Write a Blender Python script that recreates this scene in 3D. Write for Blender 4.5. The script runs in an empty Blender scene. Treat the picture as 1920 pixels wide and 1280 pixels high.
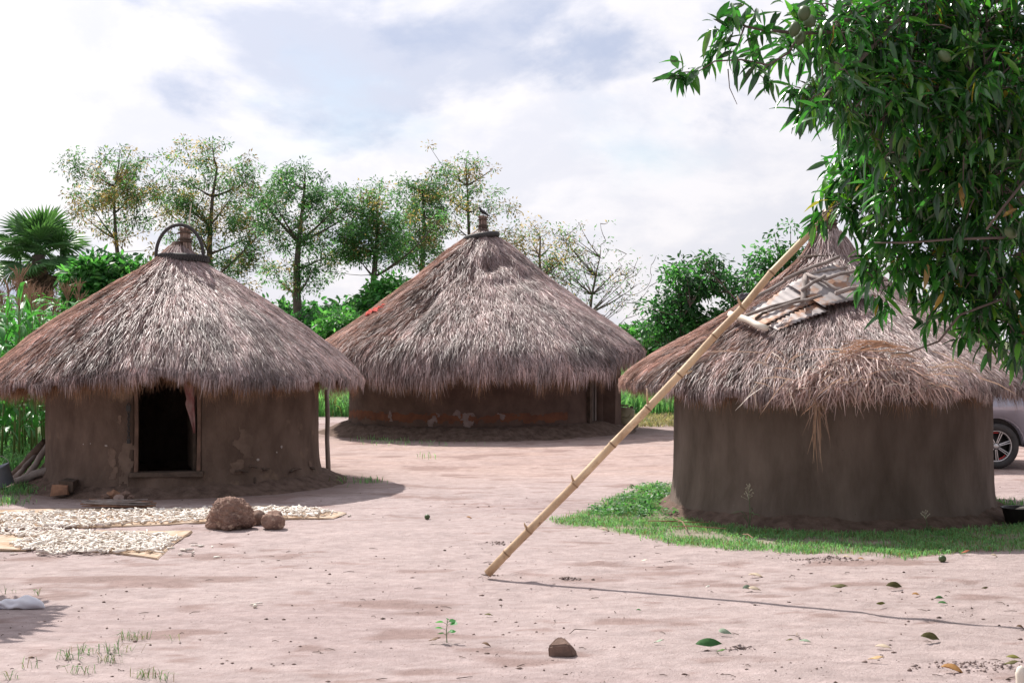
import bpy, bmesh, math, random
import numpy as np
from mathutils import Vector, Matrix, Quaternion
R = math.radians
rng = np.random.default_rng(7)
random.seed(7)
C = bpy.context.scene.collection
sc = bpy.context.scene

# ------------------------------------------------------------------ camera
F = 2666.7; H = 1.7
cam = bpy.data.cameras.new('camera'); camo = bpy.data.objects.new('camera', cam); C.objects.link(camo)
cam.lens = 50; cam.sensor_width = 36; cam.clip_end = 5000; cam.clip_start = 0.1
camo.location = (0, 0, H); camo.rotation_euler = (R(90), 0, 0)
sc.camera = camo

# ------------------------------------------------------------------ sun, sky, exposure
SUN_EL = R(50); SUN_H = Vector((-0.55, 0.83, 0)).normalized()
sundir = Vector((SUN_H.x*math.cos(SUN_EL), SUN_H.y*math.cos(SUN_EL), math.sin(SUN_EL)))
sl = bpy.data.lights.new('sun', 'SUN'); sl.energy = 4.9; sl.angle = R(0.55); sl.color = (1.0, 0.95, 0.88)
so = bpy.data.objects.new('sun', sl); C.objects.link(so)
so.rotation_euler = (-sundir).to_track_quat('-Z', 'Y').to_euler(); so.location = sundir*50

world = bpy.data.worlds.new('World'); sc.world = world; world.use_nodes = True
def build_world():
    nt = world.node_tree; N = nt.nodes; L = nt.links; N.clear()
    out = N.new('ShaderNodeOutputWorld'); bg = N.new('ShaderNodeBackground')
    sky = N.new('ShaderNodeTexSky'); sky.sky_type = 'NISHITA'; sky.sun_disc = False
    sky.sun_elevation = SUN_EL; sky.sun_rotation = math.atan2(sundir.x, sundir.y)
    sky.air_density = 1.0; sky.dust_density = 1.5; sky.ozone_density = 1.0
    def M(op, a, b=None, c=None, clamp=False):
        n = N.new('ShaderNodeMath'); n.operation = op; n.use_clamp = clamp
        for i, v in enumerate((a, b, c)):
            if v is None: continue
            if isinstance(v, (int, float)): n.inputs[i].default_value = v
            else: L.new(v, n.inputs[i])
        return n.outputs[0]
    def mix(f, a, b):
        n = N.new('ShaderNodeMix'); n.data_type = 'RGBA'
        for s, v in ((n.inputs[0], f), (n.inputs[6], a), (n.inputs[7], b)):
            if isinstance(v, (int, float)): s.default_value = v
            elif isinstance(v, tuple): s.default_value = v
            else: L.new(v, s)
        return n.outputs[2]
    tc = N.new('ShaderNodeTexCoord')
    nrm = N.new('ShaderNodeVectorMath'); nrm.operation = 'NORMALIZE'; L.new(tc.outputs['Generated'], nrm.inputs[0])
    d = nrm.outputs[0]
    sep = N.new('ShaderNodeSeparateXYZ'); L.new(d, sep.inputs[0])
    zc = M('ADD', M('MAXIMUM', sep.outputs[2], 0.0), 0.50)
    comb = N.new('ShaderNodeCombineXYZ')
    L.new(M('DIVIDE', sep.outputs[0], zc), comb.inputs[0]); L.new(M('DIVIDE', sep.outputs[1], zc), comb.inputs[1])
    def noise(scale, detail, rough, loc, dist=0.0):
        mp = N.new('ShaderNodeMapping'); L.new(comb.outputs[0], mp.inputs[0]); mp.inputs['Location'].default_value = loc
        n = N.new('ShaderNodeTexNoise'); L.new(mp.outputs[0], n.inputs['Vector'])
        n.inputs['Scale'].default_value = scale; n.inputs['Detail'].default_value = detail
        n.inputs['Roughness'].default_value = rough; n.inputs['Distortion'].default_value = dist
        return n.outputs['Fac']
    def smooth(v, a, b):
        n = N.new('ShaderNodeMapRange'); n.interpolation_type = 'SMOOTHSTEP'; L.new(v, n.inputs[0])
        n.inputs[1].default_value = a; n.inputs[2].default_value = b
        return n.outputs[0]
    cov = smooth(noise(1.6, 9, 0.56, (33.1, 2.7, 0), 0.2), 0.24, 0.42)      # where there is cloud
    body = smooth(noise(2.5, 9, 0.56, (61.3, 1.2, 4.0), 0.25), 0.385, 0.475)   # thick / thin parts
    wisp = smooth(noise(6.5, 8, 0.60, (1.3, 9.2, 5.0), 0.2), 0.36, 0.60)
    dot = N.new('ShaderNodeVectorMath'); dot.operation = 'DOT_PRODUCT'; L.new(d, dot.inputs[0]); dot.inputs[1].default_value = sundir
    cs = M('MULTIPLY_ADD', dot.outputs['Value'], 0.5, 0.5)
    phase = M('MULTIPLY_ADD', M('POWER', cs, 2.2), 0.50, 0.32)               # clouds are brighter towards the sun
    lit = mix(M('MULTIPLY_ADD', wisp, 0.32, M('MULTIPLY', body, 0.68)), (0.64, 0.71, 0.92, 1), (1.23, 1.19, 1.23, 1))
    cl = N.new('ShaderNodeVectorMath'); cl.operation = 'SCALE'; L.new(lit, cl.inputs[0]); L.new(phase, cl.inputs['Scale'])
    ss = N.new('ShaderNodeVectorMath'); ss.operation = 'SCALE'; L.new(sky.outputs[0], ss.inputs[0]); ss.inputs['Scale'].default_value = 0.10
    col = mix(M('MULTIPLY', cov, 0.93), ss.outputs[0], cl.outputs[0])
    L.new(col, bg.inputs[0]); bg.inputs[1].default_value = 1.0
    L.new(bg.outputs[0], out.inputs[0])
build_world()
vs = sc.view_settings; vs.view_transform = 'Standard'; vs.look = 'None'; vs.gamma = 1.0; vs.exposure = 0.42; vs.use_curve_mapping = False

# ------------------------------------------------------------------ helpers
def P(px, py, D): return np.array(((px-960)/F*D, D, H+(640-py)/F*D))        # a point seen at a pixel of the photo, D metres away
def G(px, py, z=0.0):
    D = F*(H-z)/(py-640); return np.array(((px-960)/F*D, D, z))             # the same on the ground

def hash2(i, j, s):
    v = np.sin(i*127.1 + j*311.7 + s*74.7)*43758.5453
    return v - np.floor(v)
def vn(x, y, s=0):
    x = np.asarray(x, float); y = np.asarray(y, float)
    i = np.floor(x); j = np.floor(y); u = x-i; v = y-j
    u = u*u*(3-2*u); v = v*v*(3-2*v)
    return (hash2(i,j,s)*(1-u)+hash2(i+1,j,s)*u)*(1-v)+(hash2(i,j+1,s)*(1-u)+hash2(i+1,j+1,s)*u)*v
def fbm(x, y, s=0, o=4):
    a = 0.5; t = 0; n = 0
    for k in range(o):
        t = t+a*vn(x*2**k+k*13.7, y*2**k-k*7.3, s+k); n += a; a *= 0.5
    return t/n - 0.5
def sstep(x, a, b):
    t = np.clip((x-a)/(b-a), 0, 1); return t*t*(3-2*t)

def mk(name, V, Fs, mat=None, parent=None, smooth=False, col=None):
    """one mesh object from arrays; Fs is a list of index arrays (n,3) or (n,4)"""
    me = bpy.data.meshes.new(name)
    V = np.ascontiguousarray(V, np.float32).reshape(-1, 3)
    me.vertices.add(len(V)); me.vertices.foreach_set('co', V.ravel())
    Fs = [np.asarray(f, np.int32) for f in Fs if len(f)]
    li = np.concatenate([f.ravel() for f in Fs]); tot = np.concatenate([np.full(len(f), f.shape[1], np.int32) for f in Fs])
    st = np.concatenate([[0], np.cumsum(tot)[:-1]]).astype(np.int32)
    me.loops.add(len(li)); me.loops.foreach_set('vertex_index', li)
    me.polygons.add(len(tot)); me.polygons.foreach_set('loop_start', st)
    if smooth: me.polygons.foreach_set('use_smooth', np.ones(len(tot), bool))
    me.update(calc_edges=True)
    if col is not None:
        a = me.attributes.new('tint', 'FLOAT_COLOR', 'POINT')
        c = np.ones((len(V), 4), np.float32); c[:, :3] = col
        a.data.foreach_set('color', c.ravel())
    if mat: me.materials.append(mat)
    o = bpy.data.objects.new(name, me); C.objects.link(o)
    if parent: o.parent = parent
    return o
def tag(o, label=None, cat=None, group=None, kind=None):
    if label: o['label'] = label
    if cat: o['category'] = cat
    if group: o['group'] = group
    if kind: o['kind'] = kind
    return o
def empty(name, loc=(0, 0, 0), label=None, cat=None, group=None):
    o = bpy.data.objects.new(name, None); C.objects.link(o); o.location = tuple(loc); o.empty_display_size = 0.1
    return tag(o, label, cat, group)

class MB:
    """collects python shapes into one mesh"""
    def __init__(s): s.v = []; s.f = []
    def add(s, vs, fs):
        b = len(s.v); s.v += [tuple(map(float, p)) for p in vs]; s.f += [tuple(i+b for i in f) for f in fs]; return s
    def tube(s, path, rad, n=8, cap=True, flat=1.0):
        path = [Vector(tuple(map(float, p))) for p in path]
        if not hasattr(rad, '__len__'): rad = [rad]*len(path)
        vs = []; fs = []; prev = None
        for i, p in enumerate(path):
            t = (path[min(i+1, len(path)-1)]-path[max(i-1, 0)]).normalized()
            if prev is None:
                a = Vector((0, 0, 1)) if abs(t.z) < 0.9 else Vector((1, 0, 0))
                prev = t.cross(a).normalized()
            prev = (prev-t*prev.dot(t)).normalized(); q = t.cross(prev)
            for k in range(n):
                an = 2*math.pi*k/n
                vs.append(p+prev*math.cos(an)*rad[i]+q*math.sin(an)*rad[i]*flat)
        for i in range(len(path)-1):
            for k in range(n):
                fs.append((i*n+k, i*n+(k+1) % n, (i+1)*n+(k+1) % n, (i+1)*n+k))
        if cap:
            fs.append(tuple(range(n-1, -1, -1))); fs.append(tuple((len(path)-1)*n+k for k in range(n)))
        return s.add(vs, fs)
    def box(s, c, size, rot=None, taper=1.0, jit=0.0):
        sx, sy, sz = [q/2 for q in size]; vs = []
        for z in (-1, 1):
            for (x, y) in ((-1, -1), (1, -1), (1, 1), (-1, 1)):
                k = taper if z > 0 else 1
                v = Vector((x*sx*k, y*sy*k, z*sz)) + Vector((random.uniform(-jit, jit), random.uniform(-jit, jit), random.uniform(-jit, jit)))
                if rot is not None: v = rot @ v
                vs.append(v+Vector(tuple(map(float, c))))
        return s.add(vs, [(3, 2, 1, 0), (4, 5, 6, 7), (0, 1, 5, 4), (1, 2, 6, 5), (2, 3, 7, 6), (3, 0, 4, 7)])
    def lathe(s, prof, n=24, c=(0, 0, 0), M=None, close=False):
        vs = []; fs = []
        for (r, z) in prof:
            for k in range(n):
                a = 2*math.pi*k/n; v = Vector((r*math.cos(a), r*math.sin(a), z))
                if M is not None: v = M @ v
                vs.append(v+Vector(tuple(map(float, c))))
        m = len(prof)
        for i in range(m if close else m-1):
            j = (i+1) % m
            for k in range(n): fs.append((i*n+k, i*n+(k+1) % n, j*n+(k+1) % n, j*n+k))
        return s.add(vs, fs)
    def lump(s, c, rad, seed=0, sub=2, amp=0.2, sc_=2.0, flat=None, rot=None, fine=0.0):
        bm = bmesh.new(); bmesh.ops.create_icosphere(bm, subdivisions=sub, radius=1.0)
        from mathutils import noise as mn
        vs = []
        for v in bm.verts:
            p = v.co.copy(); d = 1+amp*mn.noise(p*sc_+Vector((seed*3.1, seed*1.7, seed)))+amp*0.5*mn.noise(p*sc_*2.3+Vector((seed, 9, seed)))
            if fine: d += fine*mn.noise(p*11+Vector((seed, 2, 5)))+fine*0.8*mn.noise(p*23+Vector((seed, 2, 5)))
            q = Vector((p.x*rad[0], p.y*rad[1], p.z*rad[2]))*d
            if flat is not None and q.z < flat: q.z = flat
            if rot is not None: q = rot @ q
            vs.append(q+Vector(tuple(map(float, c))))
        fs = [tuple(v.index for v in f.verts) for f in bm.faces]; bm.free()
        return s.add(vs, fs)
    def build(s, name, mat, parent=None, smooth=False, label=None, cat=None, group=None, kind=None, origin=None):
        me = bpy.data.meshes.new(name)
        V = s.v
        if origin is not None: V = [(x-origin[0], y-origin[1], z-origin[2]) for x, y, z in V]
        me.from_pydata(V, [], s.f); me.update()
        if smooth: me.polygons.foreach_set('use_smooth', [True]*len(me.polygons))
        if mat: me.materials.append(mat)
        o = bpy.data.objects.new(name, me); C.objects.link(o)
        if parent: o.parent = parent
        if origin is not None: o.location = tuple(map(float, origin))
        return tag(o, label, cat, group, kind)

def lcopy(o, parent=None, mw=None):
    c = o.copy(); C.objects.link(c); c.parent = parent
    if mw is not None: c.matrix_local = mw
    return c

# ------------------------------------------------------------------ materials
MATS = {}
def mat(name, col=(0.5, 0.5, 0.5), col2=None, scale=6.0, rough=0.8, spec=0.3, tint=False, trans=0.0, tcol=None,
        bump=0.0, bscale=40.0, metal=0.0, stretch=(1, 1, 1), contrast=(0.35, 0.65), spots=None, detail=5, coat=0.0, bdist=0.01):
    m = bpy.data.materials.new(name); m.use_nodes = True; MATS[name] = m
    nt = m.node_tree; N = nt.nodes; L = nt.links
    b = N['Principled BSDF']; out = N['Material Output']
    tc = N.new('ShaderNodeTexCoord'); mp = N.new('ShaderNodeMapping'); mp.inputs['Scale'].default_value = stretch
    L.new(tc.outputs['Object'], mp.inputs[0])
    n = N.new('ShaderNodeTexNoise'); n.inputs['Scale'].default_value = scale; n.inputs['Detail'].default_value = detail; n.inputs['Roughness'].default_value = 0.6
    L.new(mp.outputs[0], n.inputs['Vector'])
    mr = N.new('ShaderNodeMapRange'); L.new(n.outputs['Fac'], mr.inputs[0]); mr.inputs[1].default_value = contrast[0]; mr.inputs[2].default_value = contrast[1]
    mx = N.new('ShaderNodeMix'); mx.data_type = 'RGBA'; L.new(mr.outputs[0], mx.inputs[0])
    col2 = col2 or tuple(c*0.75 for c in col)
    mx.inputs[6].default_value = (*col, 1); mx.inputs[7].default_value = (*col2, 1)
    c = mx.outputs[2]
    if tint:
        at = N.new('ShaderNodeAttribute'); at.attribute_name = 'tint'
        mu = N.new('ShaderNodeMix'); mu.data_type = 'RGBA'; mu.blend_type = 'MULTIPLY'; mu.inputs[0].default_value = 1
        L.new(c, mu.inputs[6]); L.new(at.outputs['Color'], mu.inputs[7]); c = mu.outputs[2]
    if spots:
        for (sc_, lo, hi, scol) in spots:
            n2 = N.new('ShaderNodeTexNoise'); n2.inputs['Scale'].default_value = sc_; n2.inputs['Detail'].default_value = 6; n2.inputs['Roughness'].default_value = 0.65
            L.new(tc.outputs['Object'], n2.inputs['Vector'])
            m2 = N.new('ShaderNodeMapRange'); L.new(n2.outputs['Fac'], m2.inputs[0]); m2.inputs[1].default_value = lo; m2.inputs[2].default_value = hi
            x2 = N.new('ShaderNodeMix'); x2.data_type = 'RGBA'; L.new(m2.outputs[0], x2.inputs[0]); L.new(c, x2.inputs[6]); x2.inputs[7].default_value = (*scol, 1); c = x2.outputs[2]
    L.new(c, b.inputs['Base Color'])
    b.inputs['Roughness'].default_value = rough; b.inputs['Specular IOR Level'].default_value = spec; b.inputs['Metallic'].default_value = metal
    b.inputs['Coat Weight'].default_value = coat
    if bump:
        n3 = N.new('ShaderNodeTexNoise'); n3.inputs['Scale'].default_value = bscale; n3.inputs['Detail'].default_value = 6; n3.inputs['Roughness'].default_value = 0.65
        L.new(mp.outputs[0], n3.inputs['Vector'])
        bp = N.new('ShaderNodeBump'); bp.inputs['Strength'].default_value = bump; bp.inputs['Distance'].default_value = bdist
        L.new(n3.outputs['Fac'], bp.inputs['Height']); L.new(bp.outputs[0], b.inputs['Normal'])
    if trans:
        t = N.new('ShaderNodeBsdfTranslucent')
        if tcol:
            tm = N.new('ShaderNodeMix'); tm.data_type = 'RGBA'; tm.blend_type = 'MULTIPLY'; tm.inputs[0].default_value = 1
            L.new(c, tm.inputs[6]); tm.inputs[7].default_value = (*tcol, 1); L.new(tm.outputs[2], t.inputs[0])
        else: L.new(c, t.inputs[0])
        ms = N.new('ShaderNodeMixShader'); ms.inputs[0].default_value = trans
        L.new(b.outputs[0], ms.inputs[1]); L.new(t.outputs[0], ms.inputs[2]); L.new(ms.outputs[0], out.inputs[0])
    return m

W = (1, 1, 1)
m_ground = mat('earth', (1.07, 1.06, 1.06), (0.90, 0.87, 0.86), 14, 0.95, 0.15, tint=True, bump=0.75, bscale=48, detail=10, bdist=0.025,
               spots=[(38, 0.64, 0.72, (0.22, 0.15, 0.13)), (120, 0.66, 0.74, (0.25, 0.18, 0.16))])
m_straw = mat('straw', W, (0.82, 0.80, 0.79), 3, 0.50, 0.42, tint=True, trans=0.26, tcol=(1.35, 1.02, 0.8))
m_thatchbase = mat('thatch_underlay', (0.16, 0.115, 0.095), (0.09, 0.065, 0.055), 14, 0.95, 0.1, bump=1, bscale=60)
m_mud1 = mat('mud_plaster', (0.175, 0.124, 0.099), (0.105, 0.073, 0.058), 3.4, 0.95, 0.15, bump=1.0, bscale=18, stretch=(1, 1, 0.6),
             spots=[(2.3, 0.58, 0.68, (0.235, 0.165, 0.12)), (9, 0.72, 0.74, (0.38, 0.32, 0.29))], bdist=0.02)
m_mud2 = mat('mud_wall', (0.145, 0.098, 0.080), (0.090, 0.060, 0.050), 2.6, 0.95, 0.15, bump=0.9, bscale=12, bdist=0.02)
m_mud3 = mat('smooth_mud_wall', (0.190, 0.148, 0.126), (0.105, 0.080, 0.066), 2.8, 0.93, 0.15, bump=1.0, bscale=14, stretch=(1, 1, 0.35),
             spots=[(5, 0.74, 0.78, (0.27, 0.21, 0.175)), (26, 0.68, 0.72, (0.08, 0.06, 0.05))], bdist=0.02)
m_band = mat('red_ochre', (0.20, 0.085, 0.05), (0.125, 0.06, 0.042), 5, 0.95, 0.1, bump=0.4, bscale=20)
m_scab = mat('bare_plaster', (0.26, 0.20, 0.19), (0.17, 0.13, 0.12), 9, 0.95, 0.1, bump=0.4, bscale=30)
m_scar = mat('flaked_plaster', (0.215, 0.152, 0.12), (0.15, 0.105, 0.083), 14, 0.95, 0.1, bump=0.6, bscale=40)
m_newmud = mat('patched_mud', (0.19, 0.138, 0.11), (0.135, 0.096, 0.077), 7, 0.95, 0.1, bump=0.6, bscale=24)
m_fleck = mat('pale_fleck', (0.45, 0.40, 0.37), (0.30, 0.26, 0.24), 30, 0.95, 0.1)
m_plinth = mat('trodden_mud', (0.20, 0.14, 0.115), (0.105, 0.073, 0.06), 9, 0.97, 0.1, bump=0.9, bscale=22, bdist=0.03)
m_wood = mat('weathered_wood', (0.36, 0.31, 0.29), (0.20, 0.165, 0.15), 8, 0.85, 0.2, bump=0.6, bscale=30, stretch=(1, 1, 0.25))
m_dwood = mat('dark_wood', (0.13, 0.095, 0.075), (0.075, 0.055, 0.045), 10, 0.85, 0.2, bump=0.6, bscale=30)
m_owood = mat('reddish_wood', (0.36, 0.20, 0.13), (0.22, 0.125, 0.085), 10, 0.85, 0.2, bump=0.5, bscale=30)
m_jamb = mat('earthy_wood', (0.20, 0.125, 0.095), (0.12, 0.08, 0.065), 8, 0.9, 0.15, bump=0.5, bscale=30)
m_bamboo = mat('dry_bamboo', (0.70, 0.52, 0.33), (0.46, 0.31, 0.19), 5, 0.45, 0.45, bump=0.15, bscale=60, stretch=(1, 1, 0.2),
               spots=[(5, 0.54, 0.68, (0.38, 0.24, 0.14)), (14, 0.62, 0.70, (0.20, 0.12, 0.075))])
m_node = mat('bamboo_node', (0.34, 0.22, 0.13), (0.20, 0.12, 0.07), 20, 0.7, 0.3)
m_rubber = mat('tyre_rubber', (0.035, 0.033, 0.034), (0.06, 0.055, 0.055), 12, 0.65, 0.4, bump=0.3, bscale=60)
m_iron = mat('rusty_zinc', (0.37, 0.335, 0.335), (0.27, 0.24, 0.24), 5, 0.62, 0.4, metal=0.15,
             spots=[(4.5, 0.49, 0.58, (0.33, 0.18, 0.115)), (7, 0.63, 0.70, (0.22, 0.09, 0.05))])
m_rock = mat('laterite', (0.36, 0.235, 0.185), (0.19, 0.12, 0.10), 7, 0.95, 0.2, bump=1.0, bscale=40, spots=[(16, 0.56, 0.66, (0.50, 0.36, 0.28))], bdist=0.02)
m_rock2 = mat('brown_stone', (0.23, 0.155, 0.125), (0.15, 0.10, 0.082), 9, 0.95, 0.2, bump=0.7, bscale=40)
m_rockpale = mat('dusty_stone', (0.36, 0.27, 0.235), (0.26, 0.19, 0.165), 9, 0.95, 0.2, bump=0.7, bscale=40)
m_chip = mat('dried_cassava', (0.84, 0.80, 0.76), (0.58, 0.50, 0.42), 22, 0.8, 0.2, bump=0.3, bscale=40)
m_mat = mat('tan_tarpaulin', (0.50, 0.40, 0.32), (0.36, 0.24, 0.15), 8, 0.8, 0.2, bump=0.3, bscale=30)
m_bark = mat('grey_bark', (0.17, 0.135, 0.12), (0.10, 0.08, 0.07), 6, 0.9, 0.15, bump=0.6, bscale=20)
m_leaf = mat('tree_leaf', W, (0.75, 0.8, 0.75), 1.5, 0.45, 0.4, tint=True, trans=0.5, tcol=(1.35, 1.5, 0.9))
m_mango = mat('mango_leaf', W, (0.7, 0.75, 0.7), 4, 0.22, 0.8, tint=True, trans=0.36, tcol=(1.4, 2.6, 0.9))
m_fruit = mat('green_mango_skin', (0.085, 0.125, 0.05), (0.06, 0.09, 0.035), 4, 0.4, 0.45)
m_maize = mat('maize_leaf', (0.08, 0.28, 0.075), (0.05, 0.19, 0.05), 3, 0.4, 0.4, trans=0.42, tcol=(1.3, 1.5, 0.7))
m_stalk = mat('maize_stalk', (0.14, 0.22, 0.06), (0.10, 0.15, 0.05), 3, 0.5, 0.3)
m_tassel = mat('maize_tassel', (0.42, 0.27, 0.19), (0.30, 0.19, 0.14), 6, 0.8, 0.2, trans=0.3)
m_palm = mat('palm_frond', (0.13, 0.27, 0.11), (0.08, 0.19, 0.075), 2, 0.4, 0.4, trans=0.3, tcol=(1.3, 1.4, 0.7))
m_palmdry = mat('dry_frond', (0.20, 0.14, 0.10), (0.12, 0.08, 0.06), 4, 0.8, 0.2, trans=0.15)
m_grass = mat('grass_blade', W, (0.75, 0.78, 0.75), 3, 0.55, 0.3, tint=True, trans=0.45, tcol=(1.2, 1.4, 0.8))
m_dry = mat('dead_leaf', W, (0.75, 0.72, 0.7), 25, 0.65, 0.3, tint=True, trans=0.15)
m_paint = mat('silver_paint', (0.42, 0.41, 0.48), (0.40, 0.39, 0.46), 3, 0.3, 0.5, metal=0.35, coat=0.5)
m_glass = mat('dark_glass', (0.02, 0.022, 0.025), (0.02, 0.02, 0.02), 3, 0.05, 0.6)
m_blackp = mat('black_plastic', (0.018, 0.017, 0.017), (0.03, 0.028, 0.028), 6, 0.5, 0.4)
m_alloy = mat('alloy_metal', (0.72, 0.70, 0.70), (0.6, 0.58, 0.58), 6, 0.3, 0.5, metal=0.7)
m_red = mat('red_paint', (0.55, 0.02, 0.02), (0.4, 0.015, 0.015), 6, 0.4, 0.5)
m_lamp = mat('lamp_lens', (0.5, 0.05, 0.04), (0.4, 0.04, 0.03), 6, 0.2, 0.5)
m_redcloth = mat('red_cloth', (0.55, 0.12, 0.10), (0.42, 0.08, 0.07), 8, 0.9, 0.1)
m_pinkcloth = mat('faded_cloth', (0.34, 0.24, 0.23), (0.28, 0.10, 0.10), 5, 0.9, 0.1)
m_white = mat('white_cloth', (0.76, 0.75, 0.80), (0.62, 0.62, 0.70), 6, 0.85, 0.15)
m_pale = mat('pale_wood', (0.78, 0.72, 0.63), (0.66, 0.58, 0.48), 6, 0.6, 0.3)
m_jerry = mat('khaki_plastic', (0.34, 0.29, 0.18), (0.22, 0.18, 0.115), 5, 0.55, 0.35)
m_bluegrey = mat('blue_grey_metal', (0.24, 0.26, 0.31), (0.17, 0.18, 0.22), 5, 0.5, 0.4)
m_greenp = mat('green_plastic', (0.02, 0.22, 0.10), (0.015, 0.17, 0.08), 5, 0.4, 0.4)
m_cord = mat('dark_cord', (0.05, 0.05, 0.06), (0.25, 0.25, 0.28), 40, 0.8, 0.2)
m_bird = mat('black_feather', (0.012, 0.012, 0.014), (0.02, 0.02, 0.025), 20, 0.45, 0.4)
m_clay = mat('clay', (0.22, 0.12, 0.085), (0.16, 0.085, 0.06), 5, 0.8, 0.2)

# ------------------------------------------------------------------ ground
def gz(x, y):
    x = np.asarray(x, float); y = np.asarray(y, float)
    near = np.exp(-np.maximum(np.hypot(x, y-12)-12, 0)/18)
    dent = -0.010*sstep(vn(x*3.4, y*4.4, 61), 0.74, 0.92)*sstep(fbm(x*0.45, y*0.6, 33, 2), -0.05, 0.12)
    return near*dent+(0.10*fbm(x*0.16, y*0.16, 3, 2) + 0.018*fbm(x*0.7, y*0.7, 5, 3))*1.0 + near*(0.010*fbm(x*3.4, y*4.0, 8, 4) + 0.022*np.maximum(fbm(x*6, y*9, 12, 3)-0.05, 0)*3
            * sstep(fbm(x*0.5, y*0.8, 31, 2), 0.0, 0.22))
def gpt(px, py):
    p = G(px, py)
    for _ in range(4): p = G(px, py, float(gz(p[0], p[1])))
    return p
HUTS = {'a': (-3.98, 17.3), 'b': ((900-960)/F*27.0, 27.0), 'c': (3.26, 14.6)}
def in_poly(x, y, poly):
    r = np.zeros(np.shape(x), bool); n = len(poly)
    for i in range(n):
        x1, y1 = poly[i]; x2, y2 = poly[(i+1) % n]
        c = ((y1 > y) != (y2 > y)) & (x < (x2-x1)*(y-y1)/(y2-y1+1e-12)+x1)
        r ^= c
    return r
lawn_px = [(1035,972),(1110,950),(1165,930),(1215,912),(1262,905),(1300,960),(1400,985),(1560,1000),(1700,998),(1850,985),(1890,980),(2000,985),(2000,1026),(1900,1030),(1830,1029),(1705,1042),(1600,1036),(1500,1031),(1380,1024),(1280,1016),(1180,996),(1100,984)]
lawn = [tuple(G(*p)[:2]) for p in lawn_px]
def ground_colour(x, y):
    base = np.array((0.392, 0.321, 0.313)); n = np.shape(x)
    c = np.ones(n+(3,))*base
    def blend(c, f, col): f = np.clip(f, 0, 1)[..., None]; return c*(1-f)+np.array(col)*f
    nz = fbm(x*0.35, y*0.6, 2, 4)
    c = blend(c, 0.55*sstep(nz, 0.02, 0.22), (0.335, 0.262, 0.258))
    path = sstep(y, 15.5, 19.5)*(1-sstep(y, 24, 29))
    c = blend(c, path*0.65*(0.6+1.5*np.abs(fbm(x*0.5, y*1.2, 9, 3))), (0.42, 0.300, 0.255))
    sm = np.maximum(sstep(fbm(x*1.6, y*3.0, 14, 4), 0.11, 0.24), 0.9*sstep(fbm(x*3.4, y*7.0, 19, 4), 0.15, 0.24)*sstep(fbm(x*0.6, y*0.8, 23, 2), -0.06, 0.14))                         # scuffed, darker earth
    c = c*(1+0.30*fbm(x*13, y*24, 27, 3))[..., None]; c = blend(c, 0.7*sm, (0.24, 0.165, 0.148))
    fs = fbm(x*5, y*11, 17, 4); c = c*(1+0.35*fs)[..., None]
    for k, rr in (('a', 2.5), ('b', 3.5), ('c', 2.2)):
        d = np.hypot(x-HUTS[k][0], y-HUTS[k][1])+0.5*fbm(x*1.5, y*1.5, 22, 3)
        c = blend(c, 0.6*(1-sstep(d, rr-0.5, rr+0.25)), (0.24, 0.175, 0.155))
    veg = np.maximum(sstep(y+3*fbm(x*0.4, y*0.4, 6, 3), 30.5, 33), sstep(-x-0.25*y-1.15+0.5*fbm(x, y, 4, 3), 0, 0.5)*sstep(y, 17.6, 18.6))
    c = blend(c, veg*0.85, (0.085, 0.12, 0.045))
    dryp = sstep(y, 28.0, 29.5)*(1-sstep(y, 33, 36))*sstep(x, 1.5, 2.5)
    c = blend(c, dryp*0.8, (0.36, 0.28, 0.18))
    lw = in_poly(x+0.12*fbm(x*3, y*3, 41, 3), y+0.12*fbm(x*3, y*3, 42, 3), lawn).astype(float)
    c = blend(c, lw*0.5, (0.20, 0.22, 0.11))
    return c
def build_ground():
    ys = [-900, -300, -100, -30, -8, 0, 2.5, 4.2]
    y = 5.2
    while y < 42: ys.append(y); y *= 1.0042
    while y < 4000: ys.append(y); y *= 1.12
    xs = [0.0]; x = 0.0
    while x < 8.5: x += 0.042; xs.append(x)
    st = 0.05
    while x < 4000: st *= 1.22; x += st; xs.append(x)
    xs = np.array([-a for a in xs[:0:-1]]+xs); ys = np.array(ys)
    X, Y = np.meshgrid(xs, ys); Z = gz(X, Y)
    nx, ny = len(xs), len(ys)
    idx = np.arange(nx*ny).reshape(ny, nx)
    q = np.stack([idx[:-1, :-1], idx[:-1, 1:], idx[1:, 1:], idx[1:, :-1]], -1).reshape(-1, 4)
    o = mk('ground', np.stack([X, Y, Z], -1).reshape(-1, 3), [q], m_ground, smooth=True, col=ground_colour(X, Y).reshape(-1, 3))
    tag(o, 'pale pinkish bare earth yard with greener land beyond', 'ground', kind='structure')
build_ground()

# ------------------------------------------------------------------ huts
def prof_tools(prof):
    p = np.array(prof, float); seg = np.hypot(*np.diff(p, axis=0).T); s = np.concatenate([[0], np.cumsum(seg)])
    # smooth resample
    S = np.linspace(0, s[-1], 200); r = np.interp(S, s, p[:, 0]); z = np.interp(S, s, p[:, 1])
    k = np.ones(15)/15
    rp = np.concatenate([np.full(7, r[0]), r, r[-1]+(np.arange(7)+1)*(r[-1]-r[-2])]); zp = np.concatenate([z[0]-(np.arange(7, 0, -1))*(z[1]-z[0]), z, z[-1]+(np.arange(7)+1)*(z[-1]-z[-2])])
    r = np.convolve(rp, k, 'valid'); z = np.convolve(zp, k, 'valid')
    dr = np.gradient(r, S); dz = np.gradient(z, S); ln = np.hypot(dr, dz)
    return S, r, z, dr/ln, dz/ln

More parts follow.
